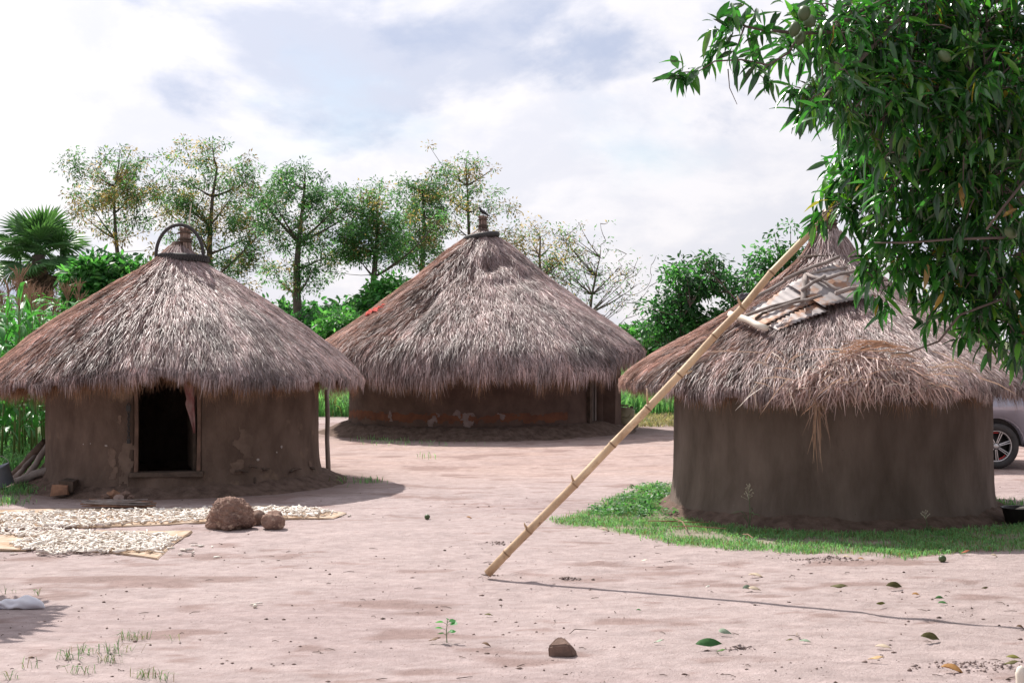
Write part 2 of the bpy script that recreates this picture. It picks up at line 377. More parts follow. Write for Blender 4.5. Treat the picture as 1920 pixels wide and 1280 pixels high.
class Roof:
    def __init__(s, cx, cy, prof, zeave, bump):
        s.cx, s.cy = cx, cy; s.S, s.r, s.z, s.dr, s.dz = prof_tools(prof); s.zeave = zeave; s.bump = bump
    def send(s, th):
        return np.interp(-s.zeave(th), -s.z, s.S)
    def pt(s, th, q, off):
        qq = np.clip(q, 0, s.S[-1]); ex = np.maximum(q-s.S[-1], 0)
        dr = np.interp(qq, s.S, s.dr); dz = np.interp(qq, s.S, s.dz)
        r = np.interp(qq, s.S, s.r)+dr*ex-dz*off; z = np.interp(qq, s.S, s.z)+dz*ex+dr*off
        return np.stack([s.cx+r*np.sin(th), s.cy-r*np.cos(th), z], -1)
    def hit(s, px, py):
        """point of the roof seen at a pixel"""
        d = P(px, py, 1.0)-np.array((0, 0, H)); best = None
        for D in np.arange(s.cy-4, s.cy+1, 0.004):
            x, y, z = d[0]*D, D, H+d[2]*D
            rr = math.hypot(x-s.cx, y-s.cy)
            zr = np.interp(rr, s.r, s.z)
            if z <= zr: best = np.array((x, y, z)); break
        if best is None: best = P(px, py, s.cy)
        th = math.atan2(best[0]-s.cx, -(best[1]-s.cy)); rr = math.hypot(best[0]-s.cx, best[1]-s.cy)
        q = float(np.interp(rr, s.r, s.S)); dr = float(np.interp(q, s.S, s.dr)); dz = float(np.interp(q, s.S, s.dz))
        n = Vector((-dz*math.sin(th), dz*math.cos(th), dr)).normalized()
        return Vector(best), n

PAL = np.array([(0.59, 0.475, 0.475), (0.72, 0.61, 0.615), (0.44, 0.335, 0.33), (0.20, 0.135, 0.125), (0.55, 0.42, 0.39), (0.78, 0.68, 0.68)])
PW = [0.26, 0.2, 0.20, 0.19, 0.09, 0.06]
WARM = np.array([(0.42, 0.24, 0.14), (0.34, 0.19, 0.115), (0.48, 0.31, 0.19), (0.26, 0.15, 0.10)])
def blades(p0, p1, p2, width, roll, wdir):
    """three-station straw blades: returns verts, quads, tris"""
    n = len(p0); ax = p2-p0; ax /= np.linalg.norm(ax, axis=1, keepdims=True)+1e-9
    wdir = wdir-ax*np.sum(ax*wdir, 1, keepdims=True); wdir /= np.linalg.norm(wdir, axis=1, keepdims=True)+1e-9
    nn = np.cross(ax, wdir)
    w = wdir*np.cos(roll)[:, None]+nn*np.sin(roll)[:, None]
    w = w*(width/2)[:, None]
    V = np.stack([p0-w*0.8, p0+w*0.8, p1+w, p1-w, p2+w*0.15, p2-w*0.15], 1).reshape(-1, 3)
    b = np.arange(n)[:, None]*6
    return V, np.concatenate([b+np.array([[0, 1, 2, 3]]), b+np.array([[3, 2, 4, 5]])])
def thatch(rf, nbl, width, seed, parent, lens=(0.22, 0.55), lift=0.035, fringe=0.14, warmn=5000, messy=0.12, name='straw'):
    g = np.random.default_rng(seed)
    # azimuth: the front is combed denser than the far side
    th = np.where(g.random(nbl) < 0.86, g.uniform(-2.0, 2.0, nbl), g.uniform(2.0, 2*math.pi-2.0, nbl))
    se = rf.send(th)
    u = g.random(nbl); q = se*(0.02+0.98*u**0.62); L = g.uniform(lens[0], lens[1], nbl)
    r = np.interp(q, rf.S, rf.r)
    cl = fbm(th*9*1.0+seed, q*2.2, seed, 3); cl2 = fbm(th*26, q*5, seed+3, 2)
    tipmax = se+fringe*(0.25+2.2*np.clip(fbm(th*13, th*0+1.5, seed+9, 3)+0.2, 0, 1))*g.uniform(0.2, 1.0, nbl)
    q1 = np.minimum(q+L, tipmax); q = np.minimum(q, q1-0.12)
    drift = (0.13*cl+messy*g.normal(size=nbl))/np.maximum(r, 0.15)
    drift = np.clip(drift, -1.2, 1.2)
    Lq = q1-q
    bm = lambda t, s_: rf.bump(t, s_)+0.05*np.minimum(1, s_/0.8)*fbm(t*13, s_*2.5, seed+20, 3)
    f0 = bm(th, q)-0.012+0.012*g.random(nbl); lf = lift*(0.2+1.5*g.random(nbl)**3+1.0*np.clip(cl2, 0, 1))*np.minimum(1, 0.25+q/0.6)
    pa = rf.pt(th, q, f0)
    thm = th+drift*Lq*0.5; qm = q+Lq*0.55
    pb = rf.pt(thm, qm, bm(thm, qm)+lf*0.75)
    tht = th+drift*Lq; dro = np.maximum(q1-se, 0)
    pc = rf.pt(tht, np.minimum(q1, se+0.35*dro), bm(tht, np.minimum(q1, se))+lf*np.where(dro > 0, 0.4, 0.9)); pc[:, 2] -= dro*0.85
    wd = np.stack([np.cos(th), np.sin(th), 0*th], -1)
    V, Q = blades(pa, pb, pc, width*g.uniform(0.6, 1.4, nbl), g.uniform(-0.55, 0.55, nbl)+0.45, wd)
    ci = g.choice(len(PAL), nbl, p=PW); col = PAL[ci]*(1+0.55*cl[:, None])*g.uniform(0.8, 1.15, (nbl, 1))
    col = col*(1-0.45*sstep(fbm(th*5, q*1.1, seed+50, 3), 0.06, 0.25))[:, None]
    clump = vn(th*70, q*9, seed+70); col = col*(0.45+0.92*clump)[:, None]
    # straw under the rim, glow of sunlight through it put into the orange colour
    n2 = warmn; t2 = g.uniform(-2.2, 2.2, n2); se2 = rf.send(t2)
    a2 = se2-g.uniform(0.12, 0.4, n2); e2 = se2+fringe*1.15*(0.25+2.1*np.clip(fbm(t2*13, t2*0+1.5, seed+9, 3)+0.2, 0, 1))*g.uniform(0.1, 1, n2)
    dep = -g.uniform(0.03, 0.16, n2); dd = g.normal(0, 0.06, n2)
    A = rf.pt(t2, a2, dep); B = rf.pt(t2+dd*0.2, (a2+e2)/2, dep*0.95); E = rf.pt(t2+dd*0.4, np.minimum(e2, se2+0.15*(e2-se2)), dep*0.9); E[:, 2] -= np.maximum(e2-se2, 0)*0.9
    V2, Q2 = blades(A, B, E, width*g.uniform(0.5, 1.1, n2), g.uniform(-0.9, 0.9, n2), np.stack([np.cos(t2), np.sin(t2), 0*t2], -1))
    col2 = WARM[g.integers(0, 4, n2)]*g.uniform(0.7, 1.15, (n2, 1))
    o = mk(name, np.concatenate([V, V2]), [np.concatenate([Q, Q2+len(V)])], m_straw, parent, col=np.repeat(np.concatenate([col, col2]), 6, 0))
    tag(o, kind='stuff'); return o
def roof_base(rf, parent, thick=0.14):
    nt, ns = 140, 26
    th = np.linspace(-math.pi, math.pi, nt, endpoint=False); se = rf.send(th)-0.06
    u = np.linspace(0, 1, ns)
    T = np.repeat(th[None], ns, 0); Q = u[:, None]*se[None]
    A = rf.pt(T, Q, rf.bump(T, Q)-0.02); B = rf.pt(T, Q, np.minimum(-thick*np.minimum(1, Q/0.4+0.15), -0.02))
    V = np.concatenate([A.reshape(-1, 3), B.reshape(-1, 3)]); n = nt*ns
    i = np.arange(ns-1)[:, None]*nt; k = np.arange(nt)[None]; k1 = (k+1) % nt
    q1 = np.stack([i+k, i+k1, i+nt+k1, i+nt+k], -1).reshape(-1, 4)[:, ::-1]
    q2 = q1[:, ::-1]+n
    e = (ns-1)*nt; kk = np.arange(nt); kk1 = (kk+1) % nt
    q3 = np.stack([e+kk, e+kk1, n+e+kk1, n+e+kk], -1)
    return mk('roof', V, [np.concatenate([q1, q2, q3])], m_thatchbase, parent, smooth=True)
def ring_wall(cx, cy, rad, z0, z1, doors, m, parent, thick=0.16, flare=0.10, amp=0.03, seed=0, lean=0.0, name='wall'):
    """round mud wall with thickness; doors = [(th0, th1, sill, top)]"""
    th = set(np.linspace(-math.pi, math.pi, 150, endpoint=False).round(5)); zz = set(np.linspace(z0, z1, 26).round(4))
    for d in doors: th |= {round(d[0], 5), round(d[1], 5)}; zz |= {round(d[2], 4), round(d[3], 4)}
    th = np.array(sorted(th)); zz = np.array(sorted(zz)); nt, nz = len(th), len(zz)
    T, Z = np.meshgrid(th, zz)
    fl = flare*np.exp(-(Z-z0)/0.12)
    px_, py_ = np.cos(T)*3, np.sin(T)*3
    Rr = rad+fl+amp*fbm(px_*1.1+Z*1.3, py_*1.1-Z*0.9, seed, 3)+0.012*fbm(px_*6+Z*5, py_*6-Z*7, seed+4, 3)+lean*(Z-z0)
    A = np.stack([cx+Rr*np.sin(T), cy-Rr*np.cos(T), Z], -1); Ri = Rr*0+rad-thick
    B = np.stack([cx+Ri*np.sin(T), cy-Ri*np.cos(T), Z], -1)
    V = np.concatenate([A.reshape(-1, 3), B.reshape(-1, 3)]); n = nt*nz; q = []
    hole = np.zeros((nz-1, nt), bool)
    tm = np.array([(th[k]+(th[k+1] if k < nt-1 else th[0]+2*math.pi))/2 for k in range(nt)]); zm = (zz[1:]+zz[:-1])/2
    for d in doors: hole |= ((tm[None] > d[0]) & (tm[None] < d[1]) & (zm[:, None] > d[2]) & (zm[:, None] < d[3]))
    for i in range(nz-1):
        for k in range(nt):
            k1 = (k+1) % nt
            if hole[i, k]: continue
            a, b, c, d = i*nt+k, i*nt+k1, (i+1)*nt+k1, (i+1)*nt+k
            q.append((a, b, c, d)); q.append((d+n, c+n, b+n, a+n))
            if hole[i, k1]: q.append((b, b+n, c+n, c))
            if hole[i, (k-1) % nt]: q.append((a+n, a, d, d+n))
            if i < nz-2 and hole[i+1, k]: q.append((d, c, c+n, d+n))
            if i > 0 and hole[i-1, k]: q.append((a+n, b+n, b, a))
            if i == nz-2: q.append((d, c, c+n, d+n))
    return mk(name, V, [np.array(q)], m, parent, smooth=True)
def plinth(cx, cy, r0, r1, h, parent, seed=0, m=None):
    nt, nr = 200, 12; th = np.linspace(-math.pi, math.pi, nt, endpoint=False); u = np.linspace(0, 1, nr)
    T, U = np.meshgrid(th, u); wob = fbm(np.cos(T)*3+5, np.sin(T)*3, seed, 4)
    r1v = r1*(1+0.10*wob); Rr = (r0-0.2)+(r1v-r0+0.2)*U
    X = cx+Rr*np.sin(T); Y = cy-Rr*np.cos(T)
    top = h*(1-sstep(U, 0.30, 1.02)**0.8)+0.07*fbm(X*5, Y*5, seed+2, 4)*(1-U)**0.3+0.03*fbm(X*14, Y*14, seed+5, 3)*(1-U)
    top = top+0.05*np.maximum(fbm(X*8, Y*8, seed+9, 3), 0)*(1-U)**0.5; Z = gz(X, Y)+np.where(U > 0.99, -0.05, top)
    idx = np.arange(nt*nr).reshape(nr, nt); nx = np.roll(idx, -1, 1)
    q = np.stack([idx[:-1], nx[:-1], nx[1:], idx[1:]], -1).reshape(-1, 4)[:, ::-1]
    return mk('plinth', np.stack([X, Y, Z], -1).reshape(-1, 3), [q], m or m_plinth, parent, smooth=True)
def wallpt(cx, cy, r, th, z): return np.array((cx+r*math.sin(th), cy-r*math.cos(th), z))
def finial(cx, cy, z0, z1, r, parent, seed):
    g = random.Random(seed); mb = MB()
    for k in range(34):
        a = g.uniform(0, 2*math.pi); q = r*math.sqrt(g.random()); tl = g.uniform(-0.02, 0.02)
        mb.tube([(cx+q*math.cos(a)*1.5, cy+q*math.sin(a)*1.5, z0-0.06), (cx+q*math.cos(a), cy+q*math.sin(a), z0+0.06), (cx+q*math.cos(a)*1.0, cy+q*math.sin(a), z1-0.05), (cx+q*math.cos(a)*1.25+tl, cy+q*math.sin(a)*1.2, z1+g.uniform(-0.03, 0.01))], 0.016, 5)
    f = mb.build('finial', MATS['straw_plain'], parent)
    for zz in (z0+0.05, z0+0.08, z1-0.07): MB().tube([(cx+r*1.22*math.cos(a), cy+r*1.22*math.sin(a), zz+0.006*math.sin(3*a)) for a in np.linspace(0, 2*math.pi, 17)], 0.013, 6).build('binding', m_dwood, f)
mat('straw_plain', (0.36, 0.27, 0.23), (0.22, 0.155, 0.13), 14, 0.8, 0.2)

flat0 = lambda t, q: 0*t
# ---- left hut with the open door
ax_, ay_ = HUTS['a']
hutA = empty('thatched_hut', (0, 0, 0), 'round mud hut with open dark doorway and tyre at its roof tip', 'hut', 'round thatched huts')
def zeA(t):
    t = (t+math.pi) % (2*math.pi)-math.pi
    return 1.27+0.06*np.exp(-((t-0.15)/0.75)**2)-0.14*sstep(-t, 0.7, 1.4)+0.03*sstep(t, 0.8, 1.4)+0.05*np.sin(t*5+1)*np.exp(-(t/1.6)**2)+0.07*fbm(t*3.0, t*0+2, 77, 3)
def buA(t, q): return 0.05*fbm(np.sin(t)*3+4, np.cos(t)*3+q*0.9, 61, 3)*np.minimum(q/0.6, 1)
roofA = Roof(ax_-0.08, ay_, [(0.07, 2.92), (0.13, 2.84), (0.27, 2.70), (0.36, 2.62), (0.58, 2.47), (0.97, 2.23), (1.48, 1.90), (1.82, 1.64), (2.03, 1.46), (2.20, 1.29), (2.36, 1.1)], zeA, buA)
da = (R(-7.5), R(19.5), 0.24, 1.50)
ring_wall(ax_, ay_, 1.61, 0.02, 1.70, [da], m_mud1, hutA, thick=0.17, flare=0.10, seed=1)
plinth(ax_, ay_, 1.61, 1.98, 0.13, hutA, 3)
rA = roof_base(roofA, hutA); thatch(roofA, 130000, 0.0062, 11, rA, lens=(0.14, 0.34), warmn=9000, fringe=0.22, lift=0.022, messy=0.13)
finial(ax_, ay_, 2.86, 3.09, 0.066, hutA, 4)
for t in (da[0]+0.02, da[1]-0.02):
    p = wallpt(ax_, ay_, 1.59, t, 0); MB().tube([(p[0], p[1], 0.24), (p[0]+0.008, p[1], 0.8), (p[0]-0.004, p[1], 1.5)], [0.026, 0.023, 0.024], 6).build('door_jamb', m_jamb, hutA)
sl_ = MB(); c = wallpt(ax_, ay_, 1.55, (da[0]+da[1])/2, 0.235)
sl_.box(c, (0.80, 0.20, 0.05), Matrix.Rotation((da[0]+da[1])/2, 3, 'Z'), jit=0.006); sl_.build('door_sill', m_dwood, hutA)
# door leaf swung inside
lf = MB(); hp = wallpt(ax_, ay_, 1.41, da[1]-0.03, 0.86)
rz = Matrix.Rotation(R(78), 3, 'Z'); lf.box(hp+np.array((-0.12, 0.33, 0)), (0.70, 0.03, 1.2), Matrix.Rotation(R(108), 3, 'Z')); lf.build('door_leaf', m_dwood, hutA)
cu = MB(); p = wallpt(ax_, ay_, 1.55, da[1]-0.045, 0); vs_ = []; fs_ = []
for i in range(15):
    z = 1.45-0.055*i
    wdt = 0.17-0.012*i if i < 8 else 0.13-0.014*(i-6)
    for j in range(5): vs_.append((p[0]-max(wdt, 0.02)*j/4, p[1]+0.02+0.022*math.sin(j*2.1+i*0.35), z))
for i in range(14):
    for j in range(4): fs_.append((i*5+j, i*5+j+1, i*5+j+6, i*5+j+5))
cu.add(vs_, fs_); cuo = cu.build('faded_curtain', m_pinkcloth, None, True); tag(cuo, 'faded reddish curtain tied aside in the dark hut doorway', 'curtain')
md = cuo.modifiers.new('s', 'SOLIDIFY'); md.thickness = 0.006
# chain and padlock on the jamb
ch = MB(); p = wallpt(ax_, ay_, 1.65, da[0]-0.015, 0)
for i in range(9):
    a = R(90)*(i % 2); z = 0.92-0.034*i
    ch.tube([(p[0]+0.013*math.cos(t)*math.cos(a), p[1]-0.01+0.013*math.cos(t)*math.sin(a), z+0.024*math.sin(t)) for t in np.linspace(0, 2*math.pi, 11)], 0.0055, 5, False)
cho = ch.build('chain', m_blackp, hutA)
pl = MB(); pl.box((p[0], p[1]-0.015, 0.965), (0.05, 0.025, 0.06)); pl.tube([(p[0]+0.016*math.cos(t), p[1]-0.015, 0.99+0.03*math.sin(t)) for t in np.linspace(0, math.pi, 8)], 0.006, 6)
pl.build('padlock', m_blackp, hutA); MB().box((p[0], p[1]-0.012, 0.60), (0.035, 0.025, 0.045)).build('staple', m_blackp, hutA)
# exposed twigs where the plaster has cracked
for k, (px, py, ln) in enumerate([(445, 884, 0.16), (490, 880, 0.10), (535, 882, 0.22), (470, 876, 0.1), (568, 878, 0.12), (478, 898, 0.10)]):
    x0 = (px-960)/F*15.9; t = math.asin(max(-0.98, min(0.98, (x0-ax_)/1.7)))
    t2 = t+ln/1.7; t1 = (t+t2)/2; z = H+(640-py)/F*(ay_-1.68*math.cos(t))
    pts = [wallpt(ax_, ay_, 1.655+0.02*math.sin(i*1.7+k), t+(t2-t)*i/4, z+0.012*math.sin(i*1.3+k*2)+(0.09*i/4 if k == 5 else 0)) for i in range(5)]
    if k == 5: pts = [wallpt(ax_, ay_, 1.66, t+0.004*math.sin(i*2), z-0.03*i+0.02) for i in range(5)]
    MB().tube(pts, [0.012, 0.014, 0.012, 0.011, 0.006], 6).build('exposed_twig', m_dwood, hutA, True)

# ---- middle hut, the far one
bx_, by_ = HUTS['b']
hutB = empty('thatched_hut', (0, 0, 0), 'largest and farthest round hut with a bird on its roof tip', 'hut', 'round thatched huts')
def zeB(t):
    t = (t+math.pi) % (2*math.pi)-math.pi
    z = 1.18+0.22*sstep(-t, 0.95, 1.45)+0.40*sstep(t, 0.62, 0.95)+0.12*sstep(t, 1.0, 1.3)-0.14*np.exp(-((t-1.45)/0.22)**2)
    return z+0.06*np.sin(t*4+0.6)+0.12*fbm(t*3.2, t*0+5, 88, 3)
def buB(t, q):
    b = 0.14*fbm(np.sin(t)*4+1, np.cos(t)*4+q*1.1, 63, 3)*np.minimum(q/0.8, 1)
    for (t0, q0, wt, wq, a) in ((0.10, 1.25, 0.16, 0.16, -0.13), (0.38, 1.10, 0.22, 0.12, -0.12), (-0.12, 1.55, 0.06, 0.3, -0.10), (0.25, 1.75, 0.22, 0.1, -0.08), (0.75, 1.5, 0.2, 0.15, -0.09), (-0.5, 2.4, 0.05, 0.4, -0.07), (0.15, 2.3, 0.06, 0.4, -0.07)):
        b = b+a*np.exp(-((t-t0)/wt)**2-((q-q0)/wq)**2)
    return b
roofB = Roof(bx_+0.05, by_, [(0.07, 3.86), (0.14, 3.79), (0.28, 3.67), (0.80, 3.23), (1.32, 2.81), (2.03, 2.28), (2.65, 1.87), (3.00, 1.62), (3.22, 1.40), (3.34, 1.14), (3.40, 0.8)], zeB, buB)
db = (R(53), R(66), 0.26, 1.45)
ring_wall(bx_, by_, 2.47, 0.02, 1.80, [db], m_mud2, hutB, thick=0.18, flare=0.08, seed=2)
plinth(bx_, by_, 2.47, 3.1, 0.20, hutB, 8)
rB = roof_base(roofB, hutB, 0.18); thatch(roofB, 140000, 0.0082, 23, rB, lens=(0.20, 0.50), lift=0.042, fringe=0.42, warmn=9000, messy=0.2)
finial(bx_+0.05, by_, 3.82, 4.08, 0.075, hutB, 9)
# painted red band and bare patches, as thin skins of their own on the wall
def skin(name, cx, cy, rad, th0, th1, z0, z1, m, parent, edge=0.02, seed=0, n=60, blob=False, wseed=2, wflare=0.08):
    V = []; Fq = []
    nt, nz = n, 30; th = np.linspace(th0, th1, nt); zz = np.linspace(z0, z1, nz)
    T, Z = np.meshgrid(th, zz)
    a = (T-th0)/(th1-th0)*2-1; b = (Z-z0)/(z1-z0)*2-1
    nn = fbm(T*rad*11, Z*11, seed, 4)*2
    px_, py_ = np.cos(T)*3, np.sin(T)*3
    Rr = rad+wflare*np.exp(-(Z-0.02)/0.12)+0.03*fbm(px_*1.1+Z*1.3, py_*1.1-Z*0.9, wseed, 3)+0.012*fbm(px_*6+Z*5, py_*6-Z*7, wseed+4, 3)+0.004
    V = np.stack([cx+Rr*np.sin(T), cy-Rr*np.cos(T), Z], -1).reshape(-1, 3)
    keep = (np.hypot(a, b)+nn*(1.3 if z1-z0 > 0.08 else 0.5) < 0.75) if blob else (np.abs(b)+nn*edge < 0.85)
    idx = np.arange(nt*nz).reshape(nz, nt); k = keep[:-1, :-1] & keep[1:, 1:]
    best = set(); left = set(zip(*np.nonzero(k)))
    while left and blob:                                     # keep the largest connected flake
        st = [left.pop()]; comp = set(st)
        while st:
            i_, j_ = st.pop()
            for c_ in ((i_+1, j_), (i_-1, j_), (i_, j_+1), (i_, j_-1)):
                if c_ in left: left.discard(c_); comp.add(c_); st.append(c_)
        if len(comp) > len(best): best = comp
    if blob:
        k[:] = False
        for i_, j_ in best: k[i_, j_] = True
    q = np.stack([idx[:-1, :-1], idx[:-1, 1:], idx[1:, 1:], idx[1:, :-1]], -1)[k]
    return mk(name, V, [q], m, parent, smooth=True)
skin('red_band', bx_, by_, 2.472, R(-78), R(40), 0.28, 0.46, m_band, hutB, edge=1.3, seed=3, n=240)
for i, (px, py, wx, wy) in enumerate([(885, 788, 0.20, 0.17), (808, 791, 0.18, 0.14), (942, 781, 0.09, 0.13), (858, 772, 0.09, 0.14), (822, 780, 0.05, 0.07), (728, 780, 0.09, 0.14)]):
    t = math.asin(((px-960)/F*24.6-bx_)/2.5); z = H+(640-py)/F*24.6
    skin('bare_patch', bx_, by_, 2.476, t-wx/2.4, t+wx/2.4, z-wy*0.8, z+wy*0.8, m_scab, hutB, seed=20+i, n=30, blob=True)
for i, (px, py, wx, wy, m) in enumerate([(207, 850, 0.055, 0.24, m_scar), (222, 790, 0.05, 0.16, m_scar), (236, 850, 0.10, 0.45, m_newmud), (212, 885, 0.05, 0.10, m_scar), (455, 830, 0.13, 0.22, m_newmud), (442, 875, 0.10, 0.10, m_scar), (520, 838, 0.020, 0.025, m_fleck), (512, 848, 0.014, 0.016, m_fleck), (160, 832, 0.016, 0.018, m_fleck), (143, 833, 0.012, 0.014, m_fleck), (194, 836, 0.024, 0.016, m_fleck), (562, 870, 0.10, 0.06, m_scar), (480, 862, 0.03, 0.03, m_fleck)]):
    t = math.asin(max(-0.97, min(0.97, ((px-960)/F*15.75-ax_)/1.68))); z = H+(640-py)/F*(ay_-1.68*math.cos(t))
    skin('bare_patch', ax_, ay_, 1.612, t-wx/1.6, t+wx/1.6, max(z-wy*0.8, 0.05), z+wy*0.8, m, hutA, seed=60+i, n=48, blob=True, wseed=1, wflare=0.10)
# side doorway: jamb wall and plank door
jb = MB(); p = wallpt(bx_, by_, 2.56, R(71), 0.75); jb.box(p, (0.34, 0.30, 1.55), Matrix.Rotation(R(70), 3, 'Z'), jit=0.015); jb.build('porch_jamb', m_mud2, hutB)
for i, t in enumerate((59, 61.8, 64.6)):
    pk = MB(); p = wallpt(bx_, by_, 2.36, R(t), 0.82); pk.box(p, (0.11, 0.03, 1.12), Matrix.Rotation(R(t+25), 3, 'Z'), jit=0.004); pk.build('door_plank', m_wood if i else m_dwood, hutB)
jf = MB(); p = wallpt(bx_, by_, 2.47, R(52.6), 0.8); jf.box(p, (0.07, 0.16, 1.2), Matrix.Rotation(R(53), 3, 'Z')); jf.build('door_post', m_dwood, hutB)

# ---- right hut
cx_, cy_ = HUTS['c']
hutC = empty('thatched_hut', (0, 0, 0), 'right round mud hut with a rusty sheet patch on its roof', 'hut', 'round thatched huts')
def zeC(t):
    t = (t+math.pi) % (2*math.pi)-math.pi
    return 1.26+0.03*np.sin(t*3+0.4)+0.05*fbm(t*3.5, t*0+7, 99, 3)-0.03*np.exp(-((t-0.3)/0.5)**2)
def buC(t, q): return 0.05*fbm(np.sin(t)*4+9, np.cos(t)*4+q, 65, 3)*np.minimum(q/0.5, 1)+0.05*np.exp(-((t+0.08)/0.3)**2-((q-2.05)/0.22)**2)
roofC = Roof(cx_, cy_, [(0.07, 2.90), (0.20, 2.73), (0.29, 2.55), (0.44, 2.41), (0.72, 2.19), (0.90, 2.06), (1.14, 1.92), (1.51, 1.70), (1.95, 1.46), (2.15, 1.27), (2.24, 1.0)], zeC, buC)
ring_wall(cx_, cy_, 1.60, 0.0, 1.58, [], m_mud3, hutC, thick=0.17, flare=0.07, amp=0.02, seed=3, lean=-0.01)
plinth(cx_, cy_, 1.60, 1.86, 0.13, hutC, 12)
rC = roof_base(roofC, hutC, 0.12); thatch(roofC, 130000, 0.0056, 37, rC, lens=(0.12, 0.32), lift=0.022, fringe=0.14, warmn=6000, messy=0.15)
finial(cx_, cy_, 2.86, 3.05, 0.06, hutC, 14)

# ------------------------------------------------------------------ things on the roofs
# tyre ring and half hoop on the left hut
def tyre_ring(name, c, r, tr, tilt, label, flat=0.75, tread=True):
    mb = MB(); prof = []
    for k in range(14):
        a = 2*math.pi*k/14; prof.append((r+tr*math.cos(a)*flat, tr*math.sin(a)))
    M = tilt
    mb.lathe(prof, 40, c, M, True)
    o = mb.build(name, m_rubber, None, True, label, 'tyre')
    if tread:
        tb = MB()
        for k in range(54):
            a = 2*math.pi*k/54
            for s in (-1, 1):
                v = M @ Vector(((r+tr*flat)*math.cos(a+s*0.02), (r+tr*flat)*math.sin(a+s*0.02), s*tr*0.42))
                tb.box(Vector(tuple(map(float, c)))+v, (0.012, 0.022, tr*0.6), M @ Matrix.Rotation(a, 3, 'Z'))
        tb.build('tread', m_rubber, o)
    return o
tyre_ring('tyre_ring', (ax_-0.02, ay_, 2.71), 0.272, 0.05, Matrix.Rotation(R(2), 3, 'Y'), 'black tyre ring around the tip of the hut with open doorway')
hp = MB(); pts = []; rd = []
for t in np.linspace(-0.12, math.pi+0.25, 30):
    pts.append((ax_-0.03+0.285*math.cos(t)-0.01, ay_-0.10, 2.74+0.37*math.sin(t) if math.sin(t) > 0 else 2.74+0.3*math.sin(t))); rd.append(0.0135)
hp.tube(pts, rd, 8, True, 1.6); hp.build('rubber_hoop', m_rubber, None, True, 'thin black rubber hoop arching over the hut tip above the tyre', 'hoop')
ws = MB(); ws.tube([(ax_+0.05, ay_, 3.06), (ax_+0.065, ay_-0.02, 3.22), (ax_+0.085, ay_-0.02, 3.38)], [0.009, 0.007, 0.004], 5)
ws.build('thin_stick', m_pale, None, False, 'thin pale stick standing in the straw tip of the left hut', 'stick')
tyre_ring('tyre_ring', (bx_+0.03, by_, 3.69), 0.31, 0.055, Matrix.Rotation(R(-9), 3, 'Y'), 'tilted dark tyre ring around the tip of the farthest hut', tread=False)
bd = MB(); M_ = Matrix.Rotation(R(1.5), 3, 'Y')
bd.lathe([(0.295, -0.022), (0.315, -0.02), (0.318, 0.018), (0.30, 0.024), (0.288, 0.0)], 48, (cx_-0.01, cy_, 2.545), M_, True)
bd.build('tyre_strip', MATS['reddish_wood'] if False else m_dwood, None, True, 'thin dark brown band tied around the tip of the right hut', 'band')
# red rag on the far roof
rc = MB(); p, nrm_ = roofB.hit(708, 588); vs_ = []; fs_ = []
ux = Vector((0.9, -0.1, 0.42)).normalized(); uy = nrm_.cross(ux).normalized()
for i in range(9):
    for j in range(7):
        a, b = (i/8-0.5)*0.34, (j/6-0.5)*0.22
        vs_.append(p+ux*a*(1+0.3*math.sin(j*2))+uy*b*(1+0.4*math.sin(i*1.7))+nrm_*(0.07+0.03*math.sin(i*2.3+j*1.1)+0.02*math.cos(j*3.1)))
for i in range(8):
    for j in range(6): fs_.append((i*7+j, i*7+j+1, i*7+j+8, i*7+j+7))
rc.add(vs_, fs_); o = rc.build('red_rag', m_redcloth, None, True, 'crumpled red rag on the left slope of the farthest hut roof', 'rag'); o.modifiers.new('s', 'SOLIDIFY').thickness = 0.01
# bird on the far finial
def bird():
    z0 = 4.09; x0, y0 = bx_+0.05, by_-0.03
    path = [(0.21, 0, -0.035), (0.13, 0, 0.015), (0.08, 0, 0.05), (0.02, 0, 0.085), (-0.035, 0, 0.125), (-0.06, 0, 0.165), (-0.075, 0, 0.20), (-0.095, 0, 0.215), (-0.115, 0, 0.213), (-0.15, 0, 0.206)]
    path = [(a*0.68, b*0.68, c*0.68) for a, b, c in path]
    rad = [0.014, 0.022, 0.036, 0.05, 0.047, 0.034, 0.03, 0.027, 0.012, 0.003]; rad = [q*0.72 for q in rad]
    o = MB().tube([(x0+a, y0+b, z0+c) for a, b, c in path], rad, 10).build('bird', m_bird, None, True, 'small black bird perched on the straw tip of the farthest hut', 'bird')
    for s in (-1, 1):
        MB().tube([(x0-0.02, y0+s*0.028, z0+0.085), (x0+0.02, y0+s*0.034, z0+0.058), (x0+0.10, y0+s*0.013, z0+0.0)], [0.014, 0.019, 0.003], 8, True, 0.4).build('wing', m_bird, o, True)
        MB().tube([(x0, y0+s*0.015, z0+0.04), (x0-0.005, y0+s*0.015, z0-0.005)], 0.005, 5).build('leg', m_bird, o)
bird()
